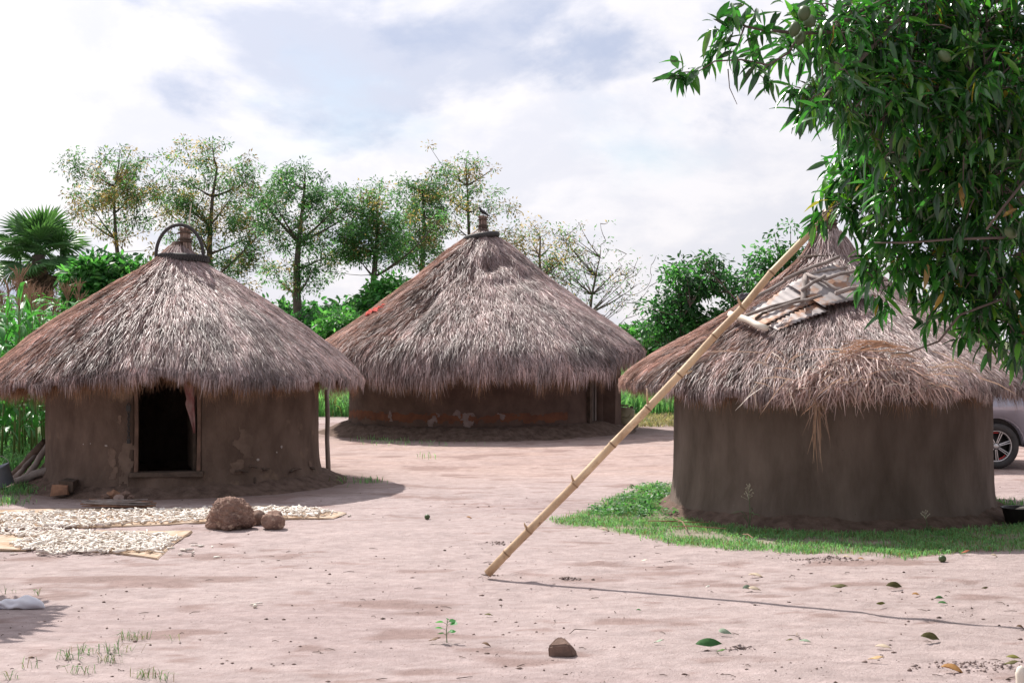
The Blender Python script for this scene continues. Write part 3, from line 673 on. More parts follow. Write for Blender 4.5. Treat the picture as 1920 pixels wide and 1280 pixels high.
# rusty sheet on the right roof with the poles holding it down
def roof_sheet():
    ca = [roofC.hit(px, py) for px, py in ((1392, 604), (1562, 506), (1640, 570), (1448, 630))]
    n = sum((c[1] for c in ca), Vector()).normalized(); pts = [c[0]+c[1]*0.06 for c in ca]
    def sheet(u0, u1, v0, v1, lift, tw, name, label):
        vs_ = []; fs_ = []; nu, nv = 40, 10
        for i in range(nu+1):
            for j in range(nv+1):
                u = u0+(u1-u0)*i/nu; v = v0+(v1-v0)*j/nv
                p = (pts[0]*(1-u)+pts[1]*u)*(1-v)+(pts[3]*(1-u)+pts[2]*u)*v
                p = p+n*(lift+0.0028*math.sin(u*2*math.pi*15)+tw*(u-0.5)*(v-0.5)+0.05*math.sin(u*math.pi))
                if j in (0, nv): p = p+(pts[3]-pts[0]).normalized()*0.02*math.sin(i*1.9)
                vs_.append(p)
        w = nv+1
        for i in range(nu):
            for j in range(nv): fs_.append((i*w+j, (i+1)*w+j, (i+1)*w+j+1, i*w+j+1))
        mb = MB().add(vs_, fs_); o = mb.build(name, m_iron, None, True, label, 'metal sheet', 'metal sheets on the right roof'); o.modifiers.new('s', 'SOLIDIFY').thickness = 0.004
    sheet(0.02, 0.56, 0.02, 0.72, 0.0, 0.02, 'roofing_sheet', 'lower rusty corrugated sheet lying on the right hut roof')
    sheet(0.50, 1.0, 0.05, 1.0, 0.035, -0.05, 'roofing_sheet', 'upper rusty corrugated sheet on the right hut roof beside the leaves')
    sheet(0.05, 0.52, 0.74, 1.05, -0.01, 0.03, 'roofing_sheet', 'narrow rust red sheet strip along the lower edge of the roof patch')
    poles = [((1378, 608), (1442, 635), 0.034, 'short pale pole across the lower end of the roof sheets', m_pale),
             ((1388, 604), (1482, 546), 0.018, 'grey pole along the upper edge of the lower roof sheet', m_wood),
             ((1480, 548), (1570, 504), 0.018, 'grey pole along the top edge of the upper roof sheet', m_wood),
             ((1400, 612), (1505, 577), 0.016, 'dark slim pole crossing the middle of the lower roof sheet', m_wood),
             ((1424, 620), (1450, 603), 0.015, 'shortest dark stick near the lower end of the roof sheets', m_dwood),
             ((1446, 610), (1542, 580), 0.016, 'thin dark pole along the lower edge of the roof sheets', m_wood),
             ((1515, 530), (1507, 591), 0.026, 'thick upright pale log across the roof sheets', m_wood),
             ((1517, 534), (1580, 570), 0.017, 'grey stick slanting down right of the upright log on roof sheets', m_wood),
             ((1508, 570), (1548, 541), 0.018, 'grey stick rising right from the upright log on roof sheets', m_wood),
             ((1518, 533), (1585, 518), 0.018, 'grey pole over the top of the upper roof sheet', m_wood),
             ((1546, 545), (1600, 527), 0.018, 'grey pole reaching into the leaves over the upper roof sheet', m_wood),
             ((1566, 576), (1612, 562), 0.022, 'dark pole along the lower edge of the upper roof sheet', m_wood)]
    for i, (a, b, r, lb, m) in enumerate(poles):
        A, na = roofC.hit(*a); B, nb = roofC.hit(*b); off = 0.11+0.022*(i % 3) if i not in (0,) else 0.115
        A = A+na*off; B = B+nb*off; Mi = (A+B)/2+n*0.012
        mb = MB().tube([A, A*0.7+B*0.3+n*0.006, Mi, A*0.25+B*0.75-n*0.004, B], [r, r*1.04, r*0.95, r*0.98, r*0.86], 8)
        mb.build('wooden_pole', m, None, True, lb, 'pole', 'poles weighing down the roof sheets')
    p, n_ = roofC.hit(1402, 566); cb = MB()
    for k in range(7): cb.tube([p+n_*0.07+Vector((0.05*math.cos(t+k)+0.03*math.sin(k*3), 0.03*math.sin(t*2+k), 0.028*math.sin(t+k*1.3))) for t in np.linspace(0, 5.6, 14)], 0.009, 5)
    cb.build('cord_tangle', m_cord, None, True, 'dark tangled cord on the upper left slope of the right hut roof', 'cord')
    p, n_ = roofC.hit(1441, 541); MB().lump(p+n_*0.05, (0.05, 0.05, 0.04), 3, 2, 0.3).build('stone', m_rockpale, None, True, 'small pale stone on the left ridge of the right hut roof', 'stone')
roof_sheet()
# loose straw heap slipping off the front of the right roof
def straw_heap():
    g = np.random.default_rng(5); n = 1150
    u = g.random(n); th = -0.33+u*0.50+g.normal(0, 0.04, n); se = roofC.send(th)
    arch = np.sin(np.clip(u, 0, 1)*math.pi)
    q = se-0.06-0.50*arch*g.uniform(0.05, 1, n); off = 0.03+0.04*arch*g.random(n)
    A = roofC.pt(th, q, off)
    L = np.minimum(g.uniform(0.14, 0.40, n), se-q+0.04+0.30*np.exp(-((u-0.42)/0.16)**2)*g.random(n)+0.10*g.random(n)); spl = g.normal(0, 0.5, n)+(u-0.45)*0.4
    t2 = th+spl*L/2.0; B = roofC.pt(t2*0.5+th*0.5, q+L*0.5, off+0.05*g.random(n)+0.02); xx = np.maximum(q+L-se, 0); E = roofC.pt(t2, np.minimum(q+L, se+0.45*xx), off+0.05*g.random(n)); E[:, 2] -= xx*0.65
    V, Q = blades(A, B, E, g.uniform(0.007, 0.013, n), g.uniform(-0.8, 0.8, n)+0.4, np.stack([np.cos(th), np.sin(th), 0*th], -1))
    col = PAL[g.choice(6, n, p=PW)]*np.array((1.10, 1.06, 1.0))*g.uniform(0.8, 1.2, (n, 1))
    # combed-back warm bundle across the top
    n2 = 60; u2 = g.random(n2); a0 = roofC.pt(-0.20+u2*0.26, roofC.send(0*u2)-0.46+0.14*g.normal(size=n2)*0.5+0.16*(u2-0.5)**2*4, 0.10+0.05*g.random(n2))
    dr_ = g.uniform(-0.2, 0.2, n2); a2 = roofC.pt(-0.20+u2*0.26+g.uniform(0.08, 0.22, n2), roofC.send(0*u2)-0.46+0.16*(u2-0.4)**2*4+0.10*dr_, 0.10+0.05*g.random(n2))
    V2, Q2 = blades(a0, (a0+a2)/2+np.array((0, 0, 0.025)), a2, g.uniform(0.006, 0.011, n2), g.uniform(-1, 1, n2), np.tile((0., -0.5, 1.), (n2, 1)))
    c2 = (WARM[g.integers(0, 4, n2)]*0.4+np.array((0.24, 0.19, 0.165)))*g.uniform(0.75, 1.2, (n2, 1))
    # trailing strands
    n3 = 34; s3 = P(1530, 755, 12.42)+g.normal(0, 1, (n3, 3))*np.array((0.035, 0.03, 0.03)); ln = g.uniform(0.12, 0.72, n3)*g.uniform(0.5, 1, n3)
    e3 = s3+np.stack([0.01+0.14*(0.75-ln)*g.normal(size=n3), 0.03*g.normal(size=n3), -ln], -1)
    V3, Q3 = blades(s3, (s3+e3)/2+g.normal(0, 0.012, (n3, 3)), e3, g.uniform(0.006, 0.011, n3), g.uniform(-1, 1, n3), np.tile((1., 0, 0), (n3, 1)))
    c3 = WARM[g.integers(0, 4, n3)]*0.5+np.array((0.2, 0.16, 0.13))
    # stray stalks
    n4 = 90; t4 = g.uniform(-0.6, 0.45, n4); s4 = roofC.pt(t4, roofC.send(t4)-g.uniform(0, 0.5, n4), 0.09); dv = np.stack([g.normal(0, 0.3, n4), 0.05*g.normal(size=n4)-0.1, g.normal(-0.12, 0.1, n4)], -1)
    V4, Q4 = blades(s4, s4+dv*0.5+np.array((0, 0, 0.02)), s4+dv, g.uniform(0.008, 0.012, n4), g.uniform(-1, 1, n4), np.tile((0., 0.3, 1.), (n4, 1)))
    c4 = np.tile((0.55, 0.45, 0.38), (n4, 1))
    Vs = [V, V2, V3, V4]; Qs = [Q, Q2, Q3, Q4]; b = 0; QQ = []
    for v, q_ in zip(Vs, Qs): QQ.append(q_+b); b += len(v)
    o = mk('straw_heap', np.concatenate(Vs), [np.concatenate(QQ)], m_straw, col=np.repeat(np.concatenate([col, c2, c3, c4]), 6, 0))
    tag(o, 'loose heap of pale straw sliding over the front eave of the right hut', 'straw', kind='stuff')
straw_heap()

# ------------------------------------------------------------------ bamboo pole
def bamboo():
    b0 = gpt(914, 1075); b0[2] += 0.02
    D1 = 10.12
    nodes_px = [(914, 1074), (948, 1043), (985, 1003), (1072, 925), (1146, 832), (1212, 758), (1262, 706), (1326, 626), (1378, 565), (1412, 526), (1512, 426), (1590, 342), (1655, 262), (1720, 190), (1800, 120), (1880, 40)]
    nodes_px = [(914+(1525-914)*t+10*math.sin(t*2.4)+2.2*math.sin(i*2.7), 1074-(1074-415)*t+6*math.sin(t*2.4)+1.5*math.cos(i*3.1)) for i, t in enumerate((0, 0.055, 0.125, 0.255, 0.375, 0.475, 0.575, 0.68, 0.765, 0.86, 0.985, 1.11, 1.21, 1.33, 1.45, 1.58))]
    base_px, top_px = np.array(nodes_px[0]), np.array((1525, 415)); Lp = np.linalg.norm(top_px-base_px)
    pts = [P(px, py, 10.36+(D1-10.36)*np.linalg.norm(np.array((px, py))-base_px)/Lp) for px, py in nodes_px]
    d = (pts[-1]-pts[0])/np.linalg.norm(pts[-1]-pts[0])
    path = []; rad = []
    L = np.linalg.norm(pts[-1]-pts[0])
    for i, p in enumerate(pts):
        r = 0.0315-0.009*i/(len(pts)-1)
        if i == 0: path += [p]; rad += [r]
        else: path += [p-d*0.022, p-d*0.008, p+d*0.008, p+d*0.022]; rad += [r*0.99, r*1.07, r*1.07, r*0.99]
    root = empty('bamboo_pole', pts[0], 'long leaning bamboo pole from the bare ground into the mango leaves', 'pole')
    o = MB().tube([p-pts[0] for p in path], rad, 14).build('culm', m_bamboo, root, True)
    for i, p in enumerate(pts[1:-1]):
        r = 0.0315-0.009*(i+1)/(len(pts)-1)
        MB().tube([p-d*0.006-pts[0], p+d*0.006-pts[0]], r*1.10, 14, False).build('node_ring', m_node, root, True)
    for i, (dx, dz, ln) in {2: (-0.6, 0.9, 0.06), 3: (-0.4, 1, 0.07), 4: (0.7, 0.5, 0.08), 5: (-0.1, 1, 0.17), 6: (1, 0.25, 0.10), 8: (-0.5, 0.9, 0.09)}.items():
        p = pts[i]-pts[0]; v = np.array((dx, -0.35, dz)); v = v/np.linalg.norm(v)
        MB().tube([p+v*0.02, p+v*(0.03+ln*0.35), p+v*(0.025+ln*0.7)+np.array((0, 0, 0.008))], [0.010, 0.008, 0.004], 6).build('branch_stub', m_bamboo, root, True)
bamboo()

# ------------------------------------------------------------------ leaves and trees
def leaf_mesh(nst=5, width=0.115, curl=0.22, fold=0.035, wave=0.0):
    t = np.linspace(0, 1, nst); hw = width*np.sin(np.pi*np.clip(t, 0, 1)**0.8)**0.8; hw[0] = 0.012; hw[-1] = 0.003
    zc = -curl*t**1.8; V = []
    for i in range(nst):
        V += [(t[i], -hw[i], zc[i]+fold*hw[i]/width+wave*math.sin(t[i]*9)), (t[i], 0, zc[i]), (t[i], hw[i], zc[i]+fold*hw[i]/width-wave*math.sin(t[i]*7))]
    q = []
    for i in range(nst-1):
        for j in range(2): q.append((i*3+j, (i+1)*3+j, (i+1)*3+j+1, i*3+j+1))
    return np.array(V), np.array(q)
def frames(d, up, roll):
    d = d/np.linalg.norm(d, axis=1, keepdims=True)
    z = up-d*np.sum(up*d, 1, keepdims=True); z /= np.linalg.norm(z, axis=1, keepdims=True)+1e-9
    y = np.cross(z, d); c, s = np.cos(roll)[:, None], np.sin(roll)[:, None]
    return d, y*c+z*s, z*c-y*s
def scatter_leaves(base, pos, d, size, roll, col, up=None):
    V0, q0 = base; n = len(pos)
    X, Y, Z = frames(d, np.tile((0., 0, 1.), (n, 1)) if up is None else up, roll)
    V = pos[:, None]+size[:, None, None]*(V0[None, :, 0:1]*X[:, None]+V0[None, :, 1:2]*Y[:, None]+V0[None, :, 2:3]*Z[:, None])
    Q = (np.arange(n)[:, None, None]*len(V0)+q0[None]).reshape(-1, 4)
    return V.reshape(-1, 3), Q, np.repeat(col, len(V0), 0)
def unit(g, n):
    v = g.normal(size=(n, 3)); return v/np.linalg.norm(v, axis=1, keepdims=True)
def bez(a, b, c, n=5): return [a*(1-t)**2+b*2*t*(1-t)+c*t*t for t in np.linspace(0, 1, n)]

DIAMOND = (np.array([(0, 0, 0), (0.5, -0.17, 0.03), (1, 0, -0.08), (0.5, 0.17, 0.03)], float), np.array([(0, 1, 2, 3)]))
def tree(name, label, base, top_z, tr, blobs, nclump, nleaf, lsize, pal, pw, seed, group=None, spread=0.3, flatz=0.6, leafdens=1.0, lean=(0, 0), cat='tree', limbs=10, stems=1, trunk_to=0.9, base_leaf=DIAMOND, twr=0.012):
    """tapered trunk and limbs, twigs, and a crown of leaf clumps around the twig ends"""
    g = np.random.default_rng(seed); base = np.array(base, float)
    root = empty(name, base, label, cat, group)
    hgt = top_z-base[2]; tk = MB(); trunk_pts = []
    cen = np.mean([b[:3] for b in blobs], 0)
    for s_ in range(stems):
        off = g.normal(0, 0.25, 2)*(stems > 1)
        pts = []
        for i in range(9):
            t = i/8; w = tr*1.3*np.sin(t*5+seed+s_)*t
            pts.append(np.array((base[0]+(cen[0]-base[0])*t**1.4*trunk_to+lean[0]*t+w+off[0]*t*2, base[1]+(cen[1]-base[1])*t*trunk_to+off[1]*t*2, base[2]-0.1+hgt*trunk_to*t)))
        tk.tube([p-base for p in pts], [tr*(1.25-1.05*i/8) if i else tr*1.5 for i in range(9)], 8)
        trunk_pts += pts[2:]
    tk.build('trunk', m_bark, root, True)
    # crown
    vol = np.array([b[3]*b[4]*b[5] for b in blobs])**0.75; ci = g.choice(len(blobs), nclump, p=vol/vol.sum())
    B = np.array(blobs); u = unit(g, nclump); rr = g.random(nclump)**0.36*1.04
    ends = B[ci, :3]+u*rr[:, None]*B[ci, 3:6]
    if name in ('tall_tree', 'round_leafed_tree'):                                  # clumps gather on boughs, with sky between
        nb = max(nclump//4, 4); node = ends[:nb]; k_ = g.integers(0, nb, nclump)
        ends = node[k_]+g.normal(size=(nclump, 3))*np.array((0.36, 0.36, 0.27))*(1 if name == 'tall_tree' else 0.55)
    tp = np.array(trunk_pts); br = MB(); lim_pts = []
    li = g.choice(nclump, min(limbs, nclump), replace=False)
    for k in li:
        e = ends[k]; hz = np.hypot(*(tp[:, :2]-e[:2]).T); want = e[2]-0.75*hz; a = tp[np.argmin(np.abs(tp[:, 2]-np.clip(want, tp[0, 2], tp[-1, 2])))]
        mid = (a+e)/2+np.array((0, 0, -0.08*np.linalg.norm(e-a)))+g.normal(0, 0.06, 3)*np.linalg.norm(e-a)*0.5
        p = bez(a, mid, e, 7); r0 = tr*0.30; br.tube([q-base for q in p], [r0*(1-0.8*i/6) for i in range(7)], 6); lim_pts += p[1:]
    lp = np.array(lim_pts+trunk_pts[3:])
    for k in np.argsort(np.linalg.norm(ends[:, None]-lp[None], axis=2).min(1)):
        e = ends[k]; dd = np.linalg.norm((lp-e)*np.array((1, 1, 1.0)), axis=1)+np.maximum(lp[:, 2]-e[2]+0.1, 0)*2; a = lp[np.argmin(dd)]
        if name == 'tall_tree': lp = np.vstack([lp, e])
        p = bez(a, (a+e)/2+g.normal(0, 0.05, 3)+np.array((0, 0, -0.05)), e, 4); br.tube([q-base for q in p], [twr, twr*0.85, twr*0.65, twr*0.4], 4, False)
    br.build('branches', m_bark, root, True)
    nl = np.maximum((nleaf*g.uniform(0.45, 1.5, nclump)*leafdens).astype(int), 1); idx = np.repeat(np.arange(nclump), nl); n = len(idx)
    w = unit(g, n)*(g.random(n)**0.5)[:, None]*1.75*np.array((spread, spread, spread*flatz)); pos = ends[idx]+w
    d = w/np.linalg.norm(w, axis=1, keepdims=True)+g.normal(0, 0.5, (n, 3))+np.array((0, 0, -0.25))
    cc = g.choice(len(pal), nclump, p=pw); mixk = g.random(n) < 0.2; pi = np.where(mixk, g.choice(len(pal), n, p=pw), cc[idx])
    col = np.array(pal)[pi]*g.uniform(0.65, 1.3, (n, 1))*(1+0.3*g.normal(size=nclump))[idx][:, None].clip(0.6, 1.5)
    V, Q, c = scatter_leaves(base_leaf, pos-base, d, lsize*g.uniform(0.6, 1.4, n), g.uniform(-1.2, 1.2, n), col)
    o = mk('crown', V, [Q], m_leaf, root, col=c)
    return root

def blob(px, py, D, rx, ry, rd=None):
    p = P(px, py, D); k = D/F; return (p[0], p[1], p[2], rx*k, (rd if rd else (rx+ry)/2)*k, ry*k)
GREENS = [(0.10, 0.225, 0.095), (0.14, 0.29, 0.115), (0.07, 0.16, 0.075), (0.45, 0.30, 0.14), (0.35, 0.23, 0.125)]
def far_tree(label, bpx, D, top_py, tr, bl, ncl, pw, seed, nleaf=70, ls=0.11, sp=0.17, lean=(0, 0), limbs=11, pal=GREENS):
    base = np.array(((bpx-960)/F*D, D, 0.0)); base[2] = float(gz(base[0], base[1]))
    tz = H+(640-top_py)/F*D
    return tree('tall_tree', label, base, tz, tr, [blob(a, b, D+dd, rx, ry) for (a, b, rx, ry, dd) in bl], ncl, nleaf, ls, pal, pw, seed, 'tall trees behind the huts', sp, 0.75, lean=lean, limbs=limbs, twr=0.011)
D0 = 46
far_tree('leftmost tall tree with brownish green open crown behind left hut', 228, D0, 300, 0.13, [(175, 345, 45, 45, 0), (235, 315, 60, 28, 0.5), (285, 350, 35, 50, -0.5), (190, 410, 45, 38, 0.5), (265, 410, 50, 45, 0), (165, 300, 22, 12, 0), (235, 370, 50, 50, 0)], 165, [0.28, 0.2, 0.17, 0.2, 0.15], 101, nleaf=58)
far_tree('tallest tree with brownish green crown right behind the left hut tip', 395, D0+1, 262, 0.16, [(400, 290, 50, 30, 0), (350, 350, 38, 50, 0), (440, 345, 55, 50, 0.6), (395, 400, 80, 60, 0), (450, 430, 55, 50, -0.5), (345, 430, 40, 50, 0), (400, 480, 70, 35, 0), (465, 490, 40, 30, 0.5)], 280, [0.3, 0.24, 0.18, 0.16, 0.12], 102, nleaf=64)
far_tree('slim dark green tree standing in the gap right of left hut', 566, D0-3, 305, 0.17, [(548, 330, 35, 28, 0), (560, 385, 60, 40, 0), (525, 440, 45, 45, 0), (595, 420, 40, 60, 0.4), (570, 480, 50, 45, 0), (612, 385, 26, 18, 0), (545, 520, 40, 18, 0), (500, 385, 22, 20, 0)], 165, [0.42, 0.22, 0.32, 0.02, 0.02], 103, nleaf=68)
far_tree('bushy topped tree with brown tufts left of the farthest hut', 700, D0-2, 335, 0.15, [(700, 355, 35, 26, 0), (665, 400, 40, 38, 0), (725, 405, 48, 45, 0), (690, 455, 75, 42, 0), (655, 490, 45, 25, 0), (745, 480, 35, 35, 0.5)], 200, [0.38, 0.3, 0.2, 0.07, 0.05], 104, nleaf=76)
far_tree('tree behind the left shoulder of the farthest hut roof', 778, D0, 310, 0.14, [(765, 335, 34, 28, 0), (790, 400, 40, 50, 0), (815, 350, 30, 40, 0), (780, 470, 55, 40, 0), (820, 440, 30, 45, 0.4)], 150, [0.33, 0.27, 0.18, 0.12, 0.10], 105, nleaf=60)
far_tree('open feathery tree right behind the farthest hut tip', 868, D0+2, 298, 0.12, [(850, 315, 30, 20, 0), (885, 340, 36, 28, 0), (850, 385, 45, 40, 0), (905, 400, 42, 45, 0), (940, 355, 16, 12, 0), (835, 440, 38, 30, 0), (930, 420, 30, 30, 0)], 120, [0.18, 0.18, 0.18, 0.26, 0.20], 106, nleaf=42)
far_tree('thin brownish tree behind the right shoulder of the farthest hut', 1010, D0, 405, 0.11, [(1000, 430, 35, 24, 0), (1030, 465, 42, 28, 0), (975, 470, 30, 30, 0), (1065, 490, 32, 24, 0), (1040, 510, 50, 25, 0)], 90, [0.12, 0.14, 0.18, 0.3, 0.26], 107, nleaf=34)
far_tree('nearly bare spreading tree right of the farthest hut', 1092, D0-6, 445, 0.065, [(1090, 500, 70, 40, 0), (1150, 510, 50, 30, 0), (1130, 550, 70, 30, 0), (1185, 540, 26, 30, 0), (1060, 530, 40, 35, 0), (1100, 470, 36, 22, 0), (1190, 570, 20, 12, 0)], 260, [0.3, 0.25, 0.25, 0.1, 0.1], 108, nleaf=6, ls=0.09, sp=0.16, limbs=60)
LEAFB = leaf_mesh(4, 0.2, 0.2, 0.04)
BUSH = [(0.055, 0.19, 0.055), (0.085, 0.27, 0.065), (0.035, 0.11, 0.04), (0.12, 0.29, 0.09)]
def bush(label, bpx, D, top_py, bl, ncl, nleaf, ls, seed, pw=(0.4, 0.2, 0.3, 0.1), sp=0.22, pal=BUSH, tr=0.06, stems=3, cat='bush', group='bushes behind the huts', name='leafy_bush'):
    base = np.array(((bpx-960)/F*D, D, 0.0)); base[2] = float(gz(base[0], base[1]))
    return tree(name, label, base, H+(640-top_py)/F*D, tr, [blob(a, b, D+dd, rx, ry) for (a, b, rx, ry, dd) in bl], ncl, nleaf, ls, pal, list(pw), seed, group, sp, 0.75, cat=cat, limbs=8, stems=stems, trunk_to=0.7, base_leaf=LEAFB)
bush('glossy bright green shrub above the left slope of the left hut', 225, 25, 485, [(200, 515, 50, 30, 0), (255, 510, 35, 24, 0), (190, 560, 60, 40, 0), (250, 545, 50, 35, 0), (150, 520, 20, 20, 0)], 190, 40, 0.15, 201, (0.3, 0.35, 0.15, 0.2), 0.15)
bush('dense round leafed tree left behind the right hut', 1320, 27, 490, [(1320, 530, 60, 36, 0), (1260, 580, 45, 45, 0), (1340, 590, 75, 45, 0), (1385, 545, 40, 30, 0), (1290, 625, 60, 30, 0), (1240, 620, 24, 30, 0), (1350, 505, 28, 18, 0), (1400, 600, 40, 40, 0)], 230, 40, 0.10, 202, (0.36, 0.08, 0.5, 0.06), 0.13, tr=0.1, name='round_leafed_tree', cat='tree')
bush('taller dark leafed tree behind the upper left slope of right hut', 1450, 29, 442, [(1435, 480, 25, 28, 0), (1470, 510, 40, 36, 0), (1500, 470, 28, 22, 0), (1430, 545, 45, 35, 0), (1480, 560, 40, 40, 0), (1525, 450, 14, 14, 0), (1412, 505, 18, 18, 0), (1450, 460, 15, 12, 0)], 130, 36, 0.105, 203, (0.36, 0.10, 0.48, 0.06), 0.13, tr=0.1, name='round_leafed_tree', cat='tree')
hz = [(535, 60, 568, 'dark hedge bush at the left end of the gap beside the left hut', 40, 30), (600, 55, 570, 'dark round bush behind the slim tree trunk', 50, 32), (655, 58, 562, 'grey green bush below the bushy topped tree', 45, 34), (640, 36, 590, 'bright green leafy bush beside the left edge of farthest roof', 34, 22), (735, 42, 522, 'bright green bush top over the left slope of farthest roof', 38, 30),
      (705, 50, 545, 'dull green bush between two trunks left of farthest roof', 30, 40), (1215, 70, 618, 'low far bush on the horizon right of farthest hut', 30, 14), (1180, 60, 625, 'low bright bush just right of the farthest roof edge', 30, 12), (560, 40, 600, 'low bush at the foot of the slim dark green tree', 35, 25), (610, 44, 590, 'mid green bush low in the gap beside left hut', 30, 25), (790, 60, 560, 'dark bush hidden mostly by farthest hut roof', 40, 30)]
for i, (px, D, top, lb, rx, ry) in enumerate(hz):
    bush(lb, px, D, top, [(px, top+ry, rx, ry, 0), (px-rx*0.6, top+ry*1.7, rx*0.8, ry, 0.5), (px+rx*0.6, top+ry*1.7, rx*0.8, ry, -0.5), (px, top+ry*2.2, rx, ry, 0)], int(90+rx), 42, 0.0045*D if D > 40 else 0.16, 300+i, (0.1, 0.4, 0.1, 0.4) if 'bright' in lb else (0.4, 0.1, 0.45, 0.05), 0.004*D+0.08)
# invented shrub, out of view at left, added to cast the corner shade
o = tree('leafy_bush', 'added leafy shrub out of view at left casting the corner shade', (-4.75, 10.2, float(gz(-4.75, 10.2))), 2.4, 0.05, [(-4.36, 9.95, 2.0, 0.45, 0.45, 0.42), (-4.75, 10.1, 1.75, 0.5, 0.5, 0.5), (-4.5, 10.4, 2.15, 0.45, 0.45, 0.4)], 330, 50, 0.13, BUSH, [0.4, 0.2, 0.3, 0.1], 401, 'bushes behind the huts', 0.10, 0.8, cat='bush', stems=3, base_leaf=LEAFB)

# ---- fan palm
def fan_palm():
    D = 36; c = P(72, 478, D); base = np.array((c[0]+0.1, D, float(gz(c[0], D))))
    root = empty('fan_palm', base, 'fan palm with stiff round fronds above the maize at left edge', 'palm tree')
    MB().tube([(0, 0, -0.1), (0.03, 0, 1.2), (-0.05, 0, 2.5), tuple(c-base)], [0.24, 0.2, 0.2, 0.16], 10).build('trunk', m_bark, root, True)
    def frond(seed, m, name, nseg=34, bl=1.0, pet=0.9, arc=R(255), droop=0.12):
        g = random.Random(seed); mb = MB()
        mb.tube([(0, 0, 0), (pet*0.5, 0, 0.05), (pet, 0, 0.0)], [0.035, 0.022, 0.014], 5)
        for k in range(nseg):
            a = -arc/2+arc*k/(nseg-1); ln = bl*(0.72+0.28*math.cos(a*0.55))*g.uniform(0.93, 1.05); da = arc/nseg*0.62
            r1 = ln*0.60
            def q(r, an, z): return (pet+r*math.cos(an), r*math.sin(an), z)
            zf = 0.03*(1 if k % 2 else -1)
            vs_ = [q(0.02, a, 0), q(r1, a-da, -droop*0.25+zf), q(r1, a, -droop*0.25+0.035), q(r1, a+da, -droop*0.25+zf), q(ln, a, -droop*(1+g.uniform(-0.4, 1.2)))]
            mb.add(vs_, [(0, 1, 2), (0, 2, 3), (1, 4, 2), (2, 4, 3)])
        return mb
    fr = [frond(s, m_palm, 'frond').build('frond', m_palm, root) for s in (1, 2, 3)]; dry = [frond(9, None, '', 22, 0.85, 0.6, R(150), 0.5).build('dry_frond', m_palmdry, root)]
    g = random.Random(3); n = 0
    def place(proto, az, el, roll, sc_, first):
        o = proto if first else lcopy(proto, root)
        o.matrix_local = Matrix.Translation(Vector(tuple(c-base))+Vector((0, 0, g.uniform(-0.3, 0.1)))) @ Matrix.Rotation(az, 4, 'Z') @ Matrix.Rotation(-el, 4, 'Y') @ Matrix.Rotation(roll, 4, 'X') @ Matrix.Scale(sc_, 4)
    used = set()
    for k in range(30):
        i = k % 3; el = R(88)-R(115)*(k/29)**0.9; place(fr[i], k*2.39996, el, g.uniform(-0.5, 0.5), g.uniform(0.62, 0.8), i not in used); used.add(i)
    for k in range(12): place(dry[0], k*2.39996+0.3, R(-52)-R(22)*g.random(), g.uniform(-0.4, 0.4), g.uniform(0.65, 0.85), k == 0)
fan_palm()

